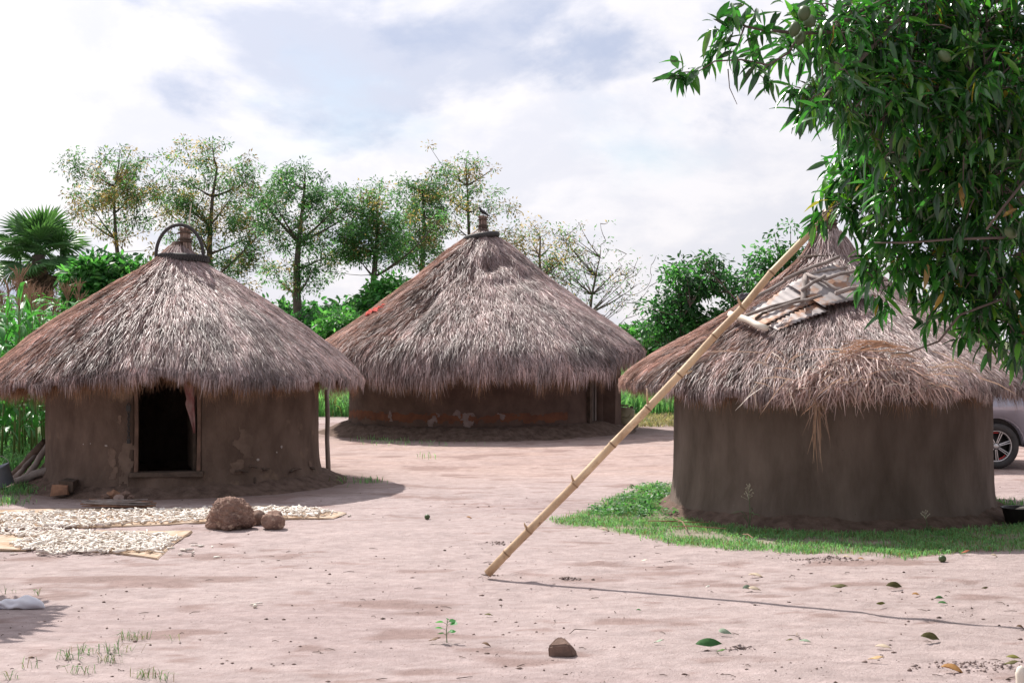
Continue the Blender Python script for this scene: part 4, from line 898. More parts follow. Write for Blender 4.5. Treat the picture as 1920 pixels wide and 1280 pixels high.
# ---- maize
def maize():
    g = random.Random(12)
    def leaf(seed, ln, wd, up):
        r = random.Random(seed); vs_ = []; fs_ = []; n = 9; x = 0; z = 0; an = up
        for i in range(n):
            t = i/(n-1); w = wd*(0.55+0.45*math.sin(math.pi*min(1, t*1.3+0.12)))*(1-t**3)+0.002
            tw = 0.5*math.sin(seed+t*2.5)*t
            for s in (-1, 0, 1): vs_.append((x, s*w*math.cos(tw), z+abs(s)*0.35*w+s*w*math.sin(tw)+0.012*math.sin(i*2.2+s)))
            x += ln/(n-1)*math.cos(an); z += ln/(n-1)*math.sin(an); an -= (2.6/(n-1))*(0.5+t)*r.uniform(0.8, 1.1)
        for i in range(n-1):
            for j in range(2): fs_.append((i*3+j, (i+1)*3+j, (i+1)*3+j+1, i*3+j+1))
        return vs_, fs_
    L = []
    for s, (ln, wd, up) in enumerate(((0.85, 0.045, 1.15), (0.75, 0.04, 0.95), (0.65, 0.036, 1.3), (0.9, 0.05, 0.8))):
        o = MB().add(*leaf(s+1, ln, wd, up)).build('leaf', m_maize, None, True); L.append(o.data); bpy.data.objects.remove(o)
    sk = MB().tube([(0, 0, -0.05), (0.01, 0, 0.8), (-0.01, 0.01, 1.6), (0, 0, 2.2)], [0.016, 0.014, 0.011, 0.006], 6).build('stalk', m_stalk, None, True); SK = sk.data; bpy.data.objects.remove(sk)
    tb = MB(); r = random.Random(4)
    for k in range(11):
        a = r.uniform(0, 6.28); s = r.uniform(0.03, 0.16) if k else 0
        tb.tube([(0, 0, 0.02*k*0.5), (s*0.5*math.cos(a), s*0.5*math.sin(a), 0.14+0.01*k), (s*math.cos(a), s*math.sin(a), 0.24+r.uniform(0, 0.08))], [0.003, 0.005, 0.002], 4)
    t_ = tb.build('tassel', m_tassel, None); TS = t_.data; bpy.data.objects.remove(t_)
    lab = 'tall green maize plant in the field left of the open doored hut'
    spots = []
    for row in range(12):
        D = 18.9+row*0.72
        for k in range(10):
            px = -110+k*(300 if row > 3 else 235)/9*1.0+g.uniform(-14, 14)
            x = (px-960)/F*D
            if px > 85 and D < 21: continue
            spots.append((x, D+g.uniform(-0.2, 0.2)))
    for (x, y) in spots:
        s = g.uniform(0.88, 1.12); z = float(gz(x, y))
        root = empty('maize_plant', (x, y, z), lab, 'maize', 'maize plants in the field on the left'); root.scale = (s, s, s); root.rotation_euler = (g.uniform(-0.05, 0.05), g.uniform(-0.05, 0.05), g.uniform(0, 6.28))
        o = bpy.data.objects.new('stalk', SK); C.objects.link(o); o.parent = root
        az = g.uniform(0, 6.28)
        for k in range(10):
            o = bpy.data.objects.new('leaf', L[g.randrange(4)]); C.objects.link(o); o.parent = root
            o.location = (0, 0, 0.35+k*0.185); o.rotation_euler = (0, 0, az+k*math.pi+g.uniform(-0.5, 0.5)); q = (0.75+0.3*math.sin(k/9*3.1))*g.uniform(0.85, 1.1); o.scale = (q, q, q)
        o = bpy.data.objects.new('tassel', TS); C.objects.link(o); o.parent = root; o.location = (0, 0, 2.18)
maize()

# ---- mango tree
def mango_tree():
    g = np.random.default_rng(21); base = np.array((5.6, 9.9, float(gz(5.6, 9.9))))
    root = empty('mango_tree', base, 'mango tree with glossy drooping leaves hanging in from the right', 'tree')
    bl = [(1560, 55, 8.0, .27), (1690, 60, 8.3, .42), (1850, 60, 8.5, .5), (1565, 165, 7.7, .22), (1670, 190, 8.2, .38), (1830, 200, 8.2, .46), (1640, 300, 9, .30), (1740, 320, 8.6, .38), (1870, 330, 8.4, .45), (1600, 385, 9.2, .24), (1700, 440, 9, .36), (1830, 460, 8.8, .42), (1670, 510, 9.2, .26), (1790, 560, 9.0, .27), (1890, 590, 8.9, .32), (1835, 625, 8.9, .16), (1905, 640, 8.9, .16),
          (1740, 130, 9.6, .5), (1880, 250, 9.7, .45), (1660, 240, 9.6, .25), (1600, 90, 8.6, .3), (1585, 330, 9.4, .2), (1900, 480, 9.4, .3), (1740, 20, 9.2, .5)]
    blobs = [(*P(a, b, D), r, 1) for a, b, D, r in bl] + [(4.5, 9.2, 4.6, 1.5, 0), (4.3, 10.4, 4.0, 1.0, 0), (5.8, 9.5, 4.2, 1.8, 0), (3.5, 8.7, 5.0, 1.1, 0), (6.2, 8.2, 3.6, 1.3, 0), (4.1, 7.7, 4.7, 1.0, 0), (5, 9.6, 6.0, 1.6, 0), (7, 10, 3.6, 1.4, 0)]
    cl = []; owner = []
    for i, (x, y, z, r, vis) in enumerate(blobs):
        n = int((4.4 if z > 2.7 else 3.4)*(r/0.1)**2.05) if vis else int(150*r**1.6)
        u = unit(g, n); rr = g.random(n)**(0.42)
        p = np.array((x, y, z))+u*rr[:, None]*r*np.array((1, 1, 0.95)); cl.append(np.c_[p, u, np.full(n, 1.0 if vis else 1.6)]); owner += [i]*n
    ext = [(1345, 52, 7.7), (1368, 22, 7.7), (1378, 92, 7.6), (1398, 12, 7.8), (1402, 58, 7.7), (1424, 128, 7.6), (1446, 152, 7.6), (1392, 118, 7.7), (1282, 130, 7.6), (1272, 138, 7.62), (1290, 136, 7.58), (1432, 62, 7.7), (1462, 22, 7.8), (1350, 88, 7.7), (1470, 70, 7.8), (1500, 40, 7.8), (1420, 95, 7.8), (1365, 60, 7.6), (1415, 28, 7.7), (1535, 205, 7.0), (1520, 190, 7.1), (1330, 112, 7.7), (1455, 110, 7.9)]
    e = np.array([P(*q) for q in ext]); eu = np.tile((-0.5, -0.3, 0.3), (len(e), 1)); cl.append(np.c_[e, eu, np.ones(len(e))]); owner += [-1]*len(e)
    cl = np.concatenate(cl); nC = len(cl)
    # limbs: each its own piece
    MB().tube([(0, 0, -0.1), (-0.05, 0, 0.6), (0.05, -0.05, 1.3), (-0.1, -0.1, 2.0)], [0.34, 0.25, 0.22, 0.2], 12).build('trunk', m_bark, root, True)
    fork = base+np.array((-0.1, -0.1, 1.95)); hub = []
    for q, t, r0 in ((np.array((4.6, 10.2, 4.4)), np.array((3.2, 9.5, 3.4)), 0.09), (np.array((4.6, 9.4, 3.4)), np.array((3.0, 9.1, 2.6)), 0.08), (np.array((4.7, 9.3, 2.9)), np.array((3.1, 8.95, 2.05)), 0.07), (np.array((5.0, 9.4, 4.6)), np.array((4.4, 8.2, 5.2)), 0.1), (np.array((4.3, 10.2, 4.7)), np.array((2.7, 8.7, 3.9)), 0.07), (np.array((5.9, 9.8, 4.2)), np.array((6.2, 9.4, 5.4)), 0.1)):
        p = bez(fork, q, t, 9); MB().tube([a-base for a in p], [r0*(1-0.8*i/8)+0.006 for i in range(9)], 8).build('limb', m_bark, root, True); hub += p[3:]
    hub = np.array(hub); br = MB(); bc = {}
    for i, (x, y, z, r, vis) in enumerate(blobs):
        c = np.array((x, y, z)); a = hub[np.argmin(np.linalg.norm(hub-c, axis=1))]; bc[i] = c
        br.tube([q-base for q in bez(a, (a+c)/2+np.array((0, 0, 0.1)), c, 5)], [0.028, 0.022, 0.018, 0.014, 0.011], 6, False)
    for k in range(nC):
        if owner[k] < 0: continue
        c = bc[owner[k]]; e_ = cl[k, :3]; st_ = c*0.4+e_*0.6+g.normal(0, 0.05, 3); br.tube([st_-base, (st_*0.5+e_*0.5)+np.array((0, 0, 0.02))-base, e_-base], [0.005, 0.004, 0.003], 4, False)
    br.build('branches', m_bark, root, True)
    for pth, r0 in (([(1560, 60, 7.9), (1500, 63, 7.8), (1430, 56, 7.7), (1398, 50, 7.7), (1368, 30, 7.7)], 0.012), ([(1500, 63, 7.8), (1478, 100, 7.75), (1440, 122, 7.65), (1390, 112, 7.65), (1340, 115, 7.65), (1310, 134, 7.6), (1280, 136, 7.6)], 0.007), ([(1440, 122, 7.65), (1424, 140, 7.6), (1446, 160, 7.6)], 0.005), ([(1395, 52, 7.7), (1380, 95, 7.65)], 0.006), ([(1365, 130, 7.7), (1368, 165, 7.68), (1382, 196, 7.66)], 0.0035), ([(1560, 165, 7.6), (1535, 195, 7.05)], 0.008)):
        MB().tube([P(*q)-base for q in pth], [r0*(1-0.55*i/(len(pth)-1)) for i in range(len(pth))], 6).build('twig', m_bark, root, True)
    for pth in ([(1880, 560, 8.6), (1800, 590, 8.7), (1760, 640, 8.9), (1700, 662, 9.1), (1655, 660, 9.2)], [(1900, 445, 8.2), (1790, 448, 8.4), (1700, 455, 8.6), (1640, 455, 8.7)], [(1920, 340, 8.0), (1880, 390, 8.0), (1850, 430, 8.1)]):
        MB().tube([P(*q)-base for q in pth], [0.009, 0.008, 0.007, 0.005, 0.003][:len(pth)], 6).build('twig', m_bark, root, True)
    # leaves in whorls
    nl = g.integers(6, 11, nC); idx = np.repeat(np.arange(nC), nl); n = len(idx)
    k = np.concatenate([np.arange(m) for m in nl]); az = k/np.repeat(nl, nl)*2*np.pi+np.repeat(g.uniform(0, 6.28, nC), nl)+g.normal(0, 0.25, n)
    A = cl[:, 3:6]*0.8+np.array((0, 0, -0.15))+g.normal(0, 0.3, (nC, 3)); A /= np.linalg.norm(A, axis=1, keepdims=True)
    t = np.cross(A, np.tile((0.3, 0.2, 1.0), (nC, 1))); t /= np.linalg.norm(t, axis=1, keepdims=True); b2 = np.cross(A, t)
    bt = g.uniform(0.5, 1.5, n)
    d = A[idx]*np.cos(bt)[:, None]+(t[idx]*np.cos(az)[:, None]+b2[idx]*np.sin(az)[:, None])*np.sin(bt)[:, None]
    d[:, 2] -= g.uniform(0.15, 0.85, n); d /= np.linalg.norm(d, axis=1, keepdims=True)
    pos = cl[idx, :3]+g.normal(0, 0.018, (n, 3))+A[idx]*g.uniform(-0.05, 0.03, n)[:, None]
    size = g.uniform(0.085, 0.18, n)*cl[idx, 6]; roll = g.normal(0, 0.5, n)
    pal = np.array([(0.036, 0.105, 0.032), (0.055, 0.155, 0.042), (0.024, 0.068, 0.026), (0.12, 0.25, 0.055), (0.35, 0.19, 0.04), (0.12, 0.20, 0.03)])
    ci = g.choice(6, n, p=[0.30, 0.27, 0.24, 0.13, 0.012, 0.048])
    # pixel size decides which leaves become objects
    pxs = size/pos[:, 1]; px = 960+pos[:, 0]/pos[:, 1]*F; py = 640-(pos[:, 2]-H)/pos[:, 1]*F
    see = (px > 1200) & (px < 1915) & (py > 0) & (py < 720); depth = pos[:, 1]
    score = np.where(see, pxs*1000-0.0*depth, -1)
    # prefer leaves with nothing in front: nearest per 12 px cell
    cell = (px//14).astype(int)*1000+(py//14).astype(int); order = np.argsort(depth); front = np.zeros(n, bool); seen_ = set()
    for i in order:
        if see[i] and cell[i] not in seen_: seen_.add(cell[i]); front[i] = True
    score = np.where(front, score, score-50); pick = np.argsort(-score)[:300]; rest = np.ones(n, bool); rest[pick] = False
    shapes = [leaf_mesh(5, 0.115, 0.22, 0.04), leaf_mesh(6, 0.10, 0.42, 0.06, 0.022), leaf_mesh(5, 0.135, 0.10, 0.07, 0.012)]
    Vs = []; Qs = []; Cs = []; off = 0; si = g.integers(0, 3, n)
    for s in range(3):
        m = rest & (si == s)
        V, Q, c = scatter_leaves(shapes[s], pos[m]-base, d[m], size[m], roll[m], pal[ci[m]]*g.uniform(0.7, 1.3, (m.sum(), 1)))
        Vs.append(V); Qs.append(Q+off); Cs.append(c); off += len(V)
    o = mk('foliage', np.concatenate(Vs), [np.concatenate(Qs)], m_mango, root, True, np.concatenate(Cs)); tag(o, kind='stuff')
    me = {}
    X, Y, Z = frames(d[pick], np.tile((0., 0, 1.), (300, 1)), roll[pick])
    for j, i in enumerate(pick):
        key = (si[i], ci[i])
        if key not in me:
            o = mk('leaf', shapes[key[0]][0], [shapes[key[0]][1]], m_mango, None, True, np.tile(pal[key[1]], (len(shapes[key[0]][0]), 1))); me[key] = o.data; bpy.data.objects.remove(o)
        o = bpy.data.objects.new('leaf', me[key]); C.objects.link(o); o.parent = root
        Mx = Matrix.Identity(4)
        for r_ in range(3):
            Mx[r_][0], Mx[r_][1], Mx[r_][2], Mx[r_][3] = X[j][r_]*size[i], Y[j][r_]*size[i], Z[j][r_]*size[i], pos[i][r_]-base[r_]
        o.matrix_local = Mx
    fm = MB().lump((0, 0, 0), (0.033, 0.030, 0.042), 2, 3, 0.08, 1.2).build('mango_fruit', m_fruit, root, True)
    for i, (a, b, D) in enumerate(((1508, 25, 7.6), (1490, 55, 7.6), (1500, 72, 7.65), (1518, 40, 7.7), (1771, 106, 7.85), (1895, 436, 8.1), (1648, 284, 8.4))):
        o = fm if i == 0 else lcopy(fm, root); o.location = P(a, b, D)-base; o.rotation_euler = (0.2*i, 0.3, i)
mango_tree()

# ------------------------------------------------------------------ grass
def grass(name, label, pos, hgt, wid, pal, pw, seed, cat='grass', bend=0.5, spread=0.5):
    g = np.random.default_rng(seed); n = len(pos)
    h = hgt*g.uniform(0.5, 1.35, n); an = g.uniform(0, 6.28, n); ld = np.stack([np.cos(an), np.sin(an), 0*an], -1)
    b = (bend*g.random(n)+0.1)[:, None]
    m = pos+ld*(h[:, None]*b*0.3)+np.array((0, 0, 1.))*(h*0.6)[:, None]; t = pos+ld*(h[:, None]*b)+np.array((0, 0, 1.))*(h*(1-0.35*b[:, 0]))[:, None]
    a2 = an+np.pi/2+g.normal(0, 0.5, n)
    V, Q = blades(pos, m, t, wid*g.uniform(0.6, 1.4, n), g.uniform(-0.5, 0.5, n), np.stack([np.cos(a2), np.sin(a2), 0*a2], -1))
    col = np.array(pal)[g.choice(len(pal), n, p=pw)]*g.uniform(0.7, 1.25, (n, 1))
    o = mk(name, V, [Q], m_grass, col=np.repeat(col, 6, 0)); return tag(o, label, cat, kind='stuff')
GP = [(0.20, 0.42, 0.17), (0.26, 0.49, 0.22), (0.12, 0.28, 0.12), (0.20, 0.20, 0.09), (0.32, 0.26, 0.15)]
def lawn_grass():
    g = np.random.default_rng(31); n = 150000
    xs = [p[0] for p in lawn]; ys = [p[1] for p in lawn]
    x = g.uniform(min(xs)-0.2, max(xs)+0.2, n); y = g.uniform(min(ys)-0.2, max(ys)+0.2, n)
    k = in_poly(x+0.4*fbm(x*2.6, y*2.6, 41, 4)+g.normal(0, 0.06, n), y+0.4*fbm(x*2.6, y*2.6, 42, 4)+g.normal(0, 0.06, n), lawn) & (np.hypot(x-cx_, y-cy_) > 1.72) & (1.5*fbm(x*2.6, y*2.6, 55, 4)+0.36 > g.random(n)*0.55)
    x, y = x[k], y[k]; pos = np.stack([x, y, gz(x, y)-0.005], -1)
    grass('grass_patch', 'green grass patch along the foot of the right hut', pos, 0.045, 0.006, GP, [0.33, 0.32, 0.14, 0.12, 0.09], 32, bend=0.9)
    # broad-leaved weeds in the taller left part
    n = 320; px = g.uniform(1110, 1262, n); py = g.uniform(912, 968, n); pts = np.array([G(a, b) for a, b in zip(px, py)])
    k = in_poly(pts[:, 0], pts[:, 1], lawn) & (np.hypot(pts[:, 0]-cx_, pts[:, 1]-cy_) > 1.72); pts = pts[k]; n = len(pts)
    idx = np.repeat(np.arange(n), 7); m = len(idx); p = pts[idx]+g.normal(0, 0.03, (m, 3)); p[:, 2] = gz(p[:, 0], p[:, 1])+g.uniform(0.02, 0.08, m)
    d = unit(g, m); d[:, 2] = np.abs(d[:, 2])*0.4
    V, Q, c = scatter_leaves(LEAFB, p, d, g.uniform(0.03, 0.06, m), g.uniform(-0.7, 0.7, m), np.array(BUSH)[g.choice(4, m)]*g.uniform(0.8, 1.3, (m, 1)))
    tag(mk('low_weeds', V, [Q], m_leaf, col=c), 'low broad leaved weeds at the left corner of the right hut', 'weeds', kind='stuff')
lawn_grass()
def field_grass():
    g = np.random.default_rng(33); n = 60000
    D = 30.5+34*g.random(n)**1.6; px = g.uniform(480, 1330, n); x = (px-960)/F*D; k = (D+3*fbm(x*0.4, D*0.4, 6, 3) > 31.5)
    x, y = x[k], D[k]; pos = np.stack([x, y, gz(x, y)-0.02], -1)
    grass('field_grass', 'tall green grass in the field behind the huts', pos, 0.55, 0.030, GP, [0.36, 0.36, 0.18, 0.06, 0.04], 34, bend=0.6)
    n = 9000; y = g.uniform(27.8, 33.5, n); x = g.uniform(1.6, 4.6, n); pos = np.stack([x, y, gz(x, y)], -1)
    grass('dry_grass', 'dry straw coloured grass between the far hut and right hut', pos, 0.10, 0.012, [(0.42, 0.34, 0.22), (0.3, 0.23, 0.15), (0.12, 0.2, 0.07)], [0.5, 0.35, 0.15], 35, bend=1)
    # tufts along the foot of the far plinth and of the left hut
    pos = []
    for (px, py, n_, s) in ((730, 831, 60, 0.25), (700, 826, 30, 0.2), (785, 832, 20, 0.2), (860, 836, 12, 0.2), (800, 858, 16, 0.12), (640, 905, 40, 0.15), (690, 905, 40, 0.10), (20, 925, 240, 0.16), (45, 918, 200, 0.13), (10, 945, 120, 0.12), (1885, 950, 150, 0.12), (1875, 955, 80, 0.1)):
        c = gpt(px, py); q = c+g.normal(0, s, (n_, 3)); q[:, 2] = gz(q[:, 0], q[:, 1]); pos.append(q)
    grass('grass_tufts', 'scattered small grass tufts at the feet of the huts', np.concatenate(pos), 0.09, 0.008, GP, [0.36, 0.3, 0.18, 0.1, 0.06], 36, bend=0.9)
    pos = []; 
    for (px, py, n_, s) in ((215, 1222, 40, 0.05), (245, 1200, 30, 0.04), (270, 1198, 12, 0.03), (165, 1225, 22, 0.03), (130, 1236, 22, 0.03), (190, 1240, 14, 0.03), (150, 1262, 22, 0.035), (215, 1242, 14, 0.03), (270, 1270, 30, 0.03), (325, 1200, 6, 0.02), (20, 1272, 10, 0.03), (52, 1252, 8, 0.02), (75, 1115, 8, 0.012), (20, 1112, 9, 0.02), (300, 1275, 16, 0.03)):
        c = gpt(px, py); q = c+g.normal(0, s, (n_, 3))*np.array((1, 0.6, 0)); q[:, 2] = gz(q[:, 0], q[:, 1]); pos.append(q)
    grass('sparse_grass', 'sparse thin grass growing in the bare earth at bottom left', np.concatenate(pos), 0.065, 0.0034, [(0.10, 0.24, 0.07), (0.07, 0.18, 0.05), (0.05, 0.13, 0.04), (0.20, 0.20, 0.09), (0.24, 0.17, 0.10)], [0.22, 0.2, 0.26, 0.16, 0.16], 37, bend=1.5)
    # undergrowth at the foot of the maize
    n = 5000; y = g.uniform(18.2, 24, n); x = -0.25*y-1.35-g.random(n)*3.2; pos = np.stack([x, y, gz(x, y)], -1)
    grass('maize_undergrowth', 'tangled green weeds at the foot of the maize', pos, 0.22, 0.018, GP, [0.4, 0.32, 0.2, 0.05, 0.03], 38, bend=0.9)
field_grass()
# flowering grass stalks in front of the right wall
def seed_grass(px, py, top, label, n):
    g = random.Random(px); b = gpt(px, py); root = empty('seed_grass', b, label, 'grass plant'); h = (py-top)/F*b[1]
    MB().tube([(0, 0, -0.01), (0.006, 0, h*0.5), (-0.012, 0, h*0.95)], [0.004, 0.003, 0.0015], 5).build('stem', MATS['grass_stem'], root)
    hd = MB()
    for k in range(n):
        z = h*(0.68+0.32*k/n); a = g.uniform(0, 6.28); s = 0.055*(1-k/n)+0.01
        e = (-0.01+s*math.cos(a), s*math.sin(a), z+0.03); hd.tube([(-0.008, 0, z), e], 0.0012, 4); hd.lump(e, (0.005, 0.005, 0.007), k, 1, 0.1)
    hd.build('seed_head', MATS['seed'], root)
    for k in range(7):
        a = g.uniform(0, 6.28); ln = h*g.uniform(0.35, 0.75); q = bez(np.array((0, 0, 0.)), np.array((0.15*ln*math.cos(a), 0.15*ln*math.sin(a), ln*0.9)), np.array((0.75*ln*math.cos(a), 0.5*ln*math.sin(a), ln*0.55)), 6)
        MB().tube(q, [0.005, 0.006, 0.006, 0.005, 0.004, 0.001], 4, True, 0.25).build('blade', MATS['grass_stem'], root)
mat('grass_stem', (0.09, 0.20, 0.07), (0.14, 0.2, 0.09), 8, 0.6, 0.3, trans=0.2); mat('seed', (0.50, 0.46, 0.36), (0.4, 0.36, 0.28), 20, 0.8, 0.2)
seed_grass(1405, 990, 912, 'tall seeding grass plant in front of the right hut wall', 26)
seed_grass(1737, 1000, 962, 'short pale seeding grass in the shade of the right hut', 14)

# ------------------------------------------------------------------ yard things
def rock(px, py, rad, seed, m, label, cat='rock', sub=4, amp=0.28, rz=0.0, fine=0.0, sink=0.3, name='rock', sc_=1.6, dz=0):
    b = gpt(px, py); o = MB().lump((0, 0, rad[2]*(1-sink)), rad, seed, sub, amp, sc_, flat=-rad[2]*0.95, fine=fine).build(name, m, None, True, label, cat)
    o.location = tuple(b+np.array((0, rad[1]*0.8, dz))); o.rotation_euler = (0, 0, rz); return o
b = gpt(427, 995)
bg_ = MB(); bg_.lump((0, 0, 0.125), (0.205, 0.17, 0.155), 7, 6, 0.30, 1.5, flat=-0.125, fine=0.075); o = bg_.build('boulder', m_rock, None, True, 'largest lumpy brown stone beside the drying mats', 'rock')
o.location = tuple(b+np.array((0, 0.15, -0.01)))
rock(510, 992, (0.105, 0.10, 0.095), 12, m_rock, 'smaller dark brown stone right of the largest stone', sub=4, fine=0.03, amp=0.25)
rock(480, 985, (0.08, 0.09, 0.08), 15, m_rock2, 'dark stone half hidden between the largest stone and the smaller one', sub=3, fine=0.03)
# angular stone in the foreground
def angular():
    b = gpt(1055, 1230); bm = bmesh.new()
    for v in ((-0.076, -0.03, 0), (0.06, -0.045, 0), (0.085, 0.02, 0.005), (-0.07, 0.06, 0), (-0.078, -0.035, 0.065), (0.03, -0.045, 0.075), (0.0, 0.03, 0.105), (-0.03, 0.03, 0.10), (0.075, 0.0, 0.035), (0.03, 0.07, 0.03)): bm.verts.new(v)
    r = bmesh.ops.convex_hull(bm, input=bm.verts); bmesh.ops.bevel(bm, geom=list(bm.edges), offset=0.007, segments=2, affect='EDGES')
    bmesh.ops.subdivide_edges(bm, edges=bm.edges, cuts=1)
    for v in bm.verts: v.co += Vector((random.uniform(-1, 1), random.uniform(-1, 1), random.uniform(-1, 1)))*0.0016
    me = bpy.data.meshes.new('stone'); bm.to_mesh(me); bm.free(); me.materials.append(m_rock2)
    o = bpy.data.objects.new('stone', me); C.objects.link(o); o.location = tuple(b+np.array((0, 0.03, -0.006))); tag(o, 'angular brown stone alone on the foreground earth', 'rock')
angular()
# drying mats with cassava
mat_a = [(-60, 1000), (90, 991), (180, 990), (300, 985), (395, 981), (520, 975), (625, 972), (650, 964), (600, 955), (500, 951), (390, 953), (250, 956), (100, 957), (-60, 960)]
mat_b = [(-70, 1034), (0, 1034), (48, 1034), (60, 1031), (145, 1036), (200, 1037), (296, 1049), (330, 1018), (362, 1000), (320, 998), (240, 997), (160, 996), (60, 1002), (-70, 1012)]
def drying_mat(poly, label):
    pts = [gpt(*p) for p in poly]; vs_ = []; n = len(pts); c = np.mean(pts, 0)
    rings = (1.0, 0.985, 0.9, 0.5)
    for k, s in enumerate(rings):
        for i, p in enumerate(pts):
            q = c+(p-c)*s; z = float(gz(q[0], q[1]))+(0.006, 0.018+0.006*math.sin(i*1.7), 0.010, 0.010)[k]; vs_.append((q[0], q[1], z))
    fs_ = []
    for k in range(3):
        for i in range(n): fs_.append((k*n+i, k*n+(i+1) % n, (k+1)*n+(i+1) % n, (k+1)*n+i))
    fs_.append(tuple(3*n+i for i in range(n)))
    o = MB().add(vs_, fs_).build('drying_mat', m_mat, None, False, label, 'mat', 'drying mats on the yard'); o.modifiers.new('s', 'SOLIDIFY').thickness = 0.008
drying_mat(mat_a, 'long tan mat of cassava running behind the largest stone')
drying_mat(mat_b, 'nearer square cornered tan mat of cassava at left')
def cassava():
    g = np.random.default_rng(41)
    def chipmesh(seed):
        r = random.Random(seed); n = 5; pts = []; L_ = r.uniform(0.05, 0.085); a = r.uniform(-0.5, 0.5)
        for i in range(n):
            t = i/(n-1)-0.5; pts.append((t*L_, a*0.03*(0.25-t*t)*4*0.4, 0.004*math.sin(i+seed)))
        w = r.uniform(0.009, 0.014); mb = MB().tube(pts, [w*0.55, w*1.05, w*r.uniform(0.8, 1.15), w, w*0.5], 5, True, r.uniform(0.45, 0.85)); return mb
    protos = [chipmesh(s) for s in range(8)]
    for p in protos: p.v = [(x*1.25, y*1.1, z*0.95) for x, y, z in p.v]
    arrs = [(np.array(p.v), p.f) for p in protos]
    # positions
    reg_a = [(-30, 992), (80, 987), (180, 986), (300, 981), (390, 978), (470, 974), (600, 970), (630, 965), (590, 957), (500, 953), (390, 955), (250, 958), (100, 959), (-30, 962)]
    reg_b = [(20, 1018), (60, 1030), (95, 1038), (140, 1036), (200, 1035), (300, 1036), (322, 1016), (345, 1010), (310, 1003), (240, 998), (130, 996), (60, 1006)]
    reg_c = [(0, 990), (110, 988), (140, 1000), (60, 1004), (0, 1000)]
    pos = []
    for reg, n in ((reg_a, 1500), (reg_b, 950), (reg_c, 120)):
        P_ = np.array([G(*p)[:2] for p in reg]); lo, hi = P_.min(0), P_.max(0); c = 0
        q = g.uniform(lo, hi, (n*6, 2)); q = q[in_poly(q[:, 0], q[:, 1], [tuple(a) for a in P_])][:n]; pos.append(q)
    pos = np.concatenate(pos); n = len(pos)
    heap = 0.010*np.clip(fbm(pos[:, 0]*4, pos[:, 1]*4, 71, 3)+0.4, 0, 1)
    z = gz(pos[:, 0], pos[:, 1])+0.024+heap*g.random(n)+0.010*g.random(n)
    rot = [Matrix.Rotation(a, 4, 'Z') @ Matrix.Rotation(b_, 4, 'Y') @ Matrix.Rotation(c_, 4, 'X') for a, b_, c_ in zip(g.uniform(0, 6.28, n), g.normal(0, 0.25, n), g.uniform(0, 6.28, n))]
    sz = g.uniform(0.6, 1.2, n); order = np.argsort(pos[:, 1]-0.8*sz); ind = set(order[:300].tolist())
    lab = 'dried white cassava piece among the many on the nearer tan mat'
    mes = []
    for p in protos:
        o = p.build('cassava_piece', m_chip, None, True); mes.append(o.data); bpy.data.objects.remove(o)
    rest = MB()
    for i in range(n):
        Mx = Matrix.Translation((pos[i, 0], pos[i, 1], z[i])) @ rot[i] @ Matrix.Scale(sz[i], 4)
        k = i % 8
        if i in ind:
            o = bpy.data.objects.new('cassava_piece', mes[k]); C.objects.link(o); o.matrix_world = Mx; tag(o, lab, 'cassava', 'cassava pieces drying on the nearer mat')
        else: rest.add([Mx @ Vector(v) for v in arrs[k][0]], arrs[k][1])
    rest.build('cassava_pieces', m_chip, None, True, 'spread of many white dried cassava pieces on the two mats', 'cassava', kind='stuff')
    for i, (px, py) in enumerate(((26, 1040), (72, 1040), (365, 1024), (377, 1025), (398, 1026), (355, 1032), (362, 1038), (345, 1032), (406, 1046), (338, 1041), (480, 1134), (620, 967), (640, 969), (655, 968), (560, 960), (320, 1030))):
        b = gpt(px, py); o = bpy.data.objects.new('cassava_piece', mes[i % 8]); C.objects.link(o); o.location = tuple(b+np.array((0, 0, 0.01))); o.rotation_euler = (0.3*i, 0, i*1.3); q = 0.75+0.05*(i % 4); o.scale = (q, q, q)
        tag(o, 'single white cassava piece lying on bare earth off the mats', 'cassava', 'cassava pieces fallen off the mats')
cassava()
# stick bundle
def sticks():
    c = gpt(222, 952); root = empty('firewood_bundle', c, 'flat bundle of thin brown sticks on the ground before the doorway', 'sticks')
    g = random.Random(8)
    for k in range(26):
        y = g.uniform(-0.08, 0.08); z = 0.012+0.075*g.random()*(1-abs(y)*6); l = -0.40+g.uniform(0, 0.10); r_ = 0.36+g.uniform(-0.12, 0.04); an = g.uniform(-0.05, 0.05)
        MB().tube([(l, y-an, z+g.uniform(0, 0.03)), (l*0.3, y+g.uniform(-0.01, 0.01), z+0.006), (r_*0.5, y+an*0.5, z), (r_, y+an, z+g.uniform(-0.005, 0.01))], [0.006, 0.009, 0.009, 0.007], 5).build('stick', m_owood if k % 3 else m_wood, root, True)
sticks()
# low wooden stool / beam with blocks
def stool():
    a = gpt(113, 934); a[2] += 0.02; root = empty('wooden_stool', a, 'low rough wooden stool lying in the shade left of the doorway', 'stool')
    d = gpt(148, 916)-a; d[2] += 0.05; an = math.atan2(d[1], d[0]); rot = Matrix.Rotation(an, 3, 'Z'); L_ = float(np.linalg.norm(d[:2]))
    MB().box((d[0]*0.5+0.05, d[1]*0.5+0.06, 0.105), (L_+0.1, 0.14, 0.12), rot, jit=0.008).build('beam', m_dwood, root)
    MB().box((0.0, 0.0, 0.075), (0.18, 0.12, 0.11), Matrix.Rotation(0.08, 3, 'Z'), jit=0.012).build('end_block', m_owood, root)
    MB().box((d[0]-0.03, d[1]-0.02, 0.23), (0.20, 0.14, 0.10), Matrix.Rotation(-0.05, 3, 'Z'), 1.08, jit=0.012).build('top_block', m_wood, root)
stool()
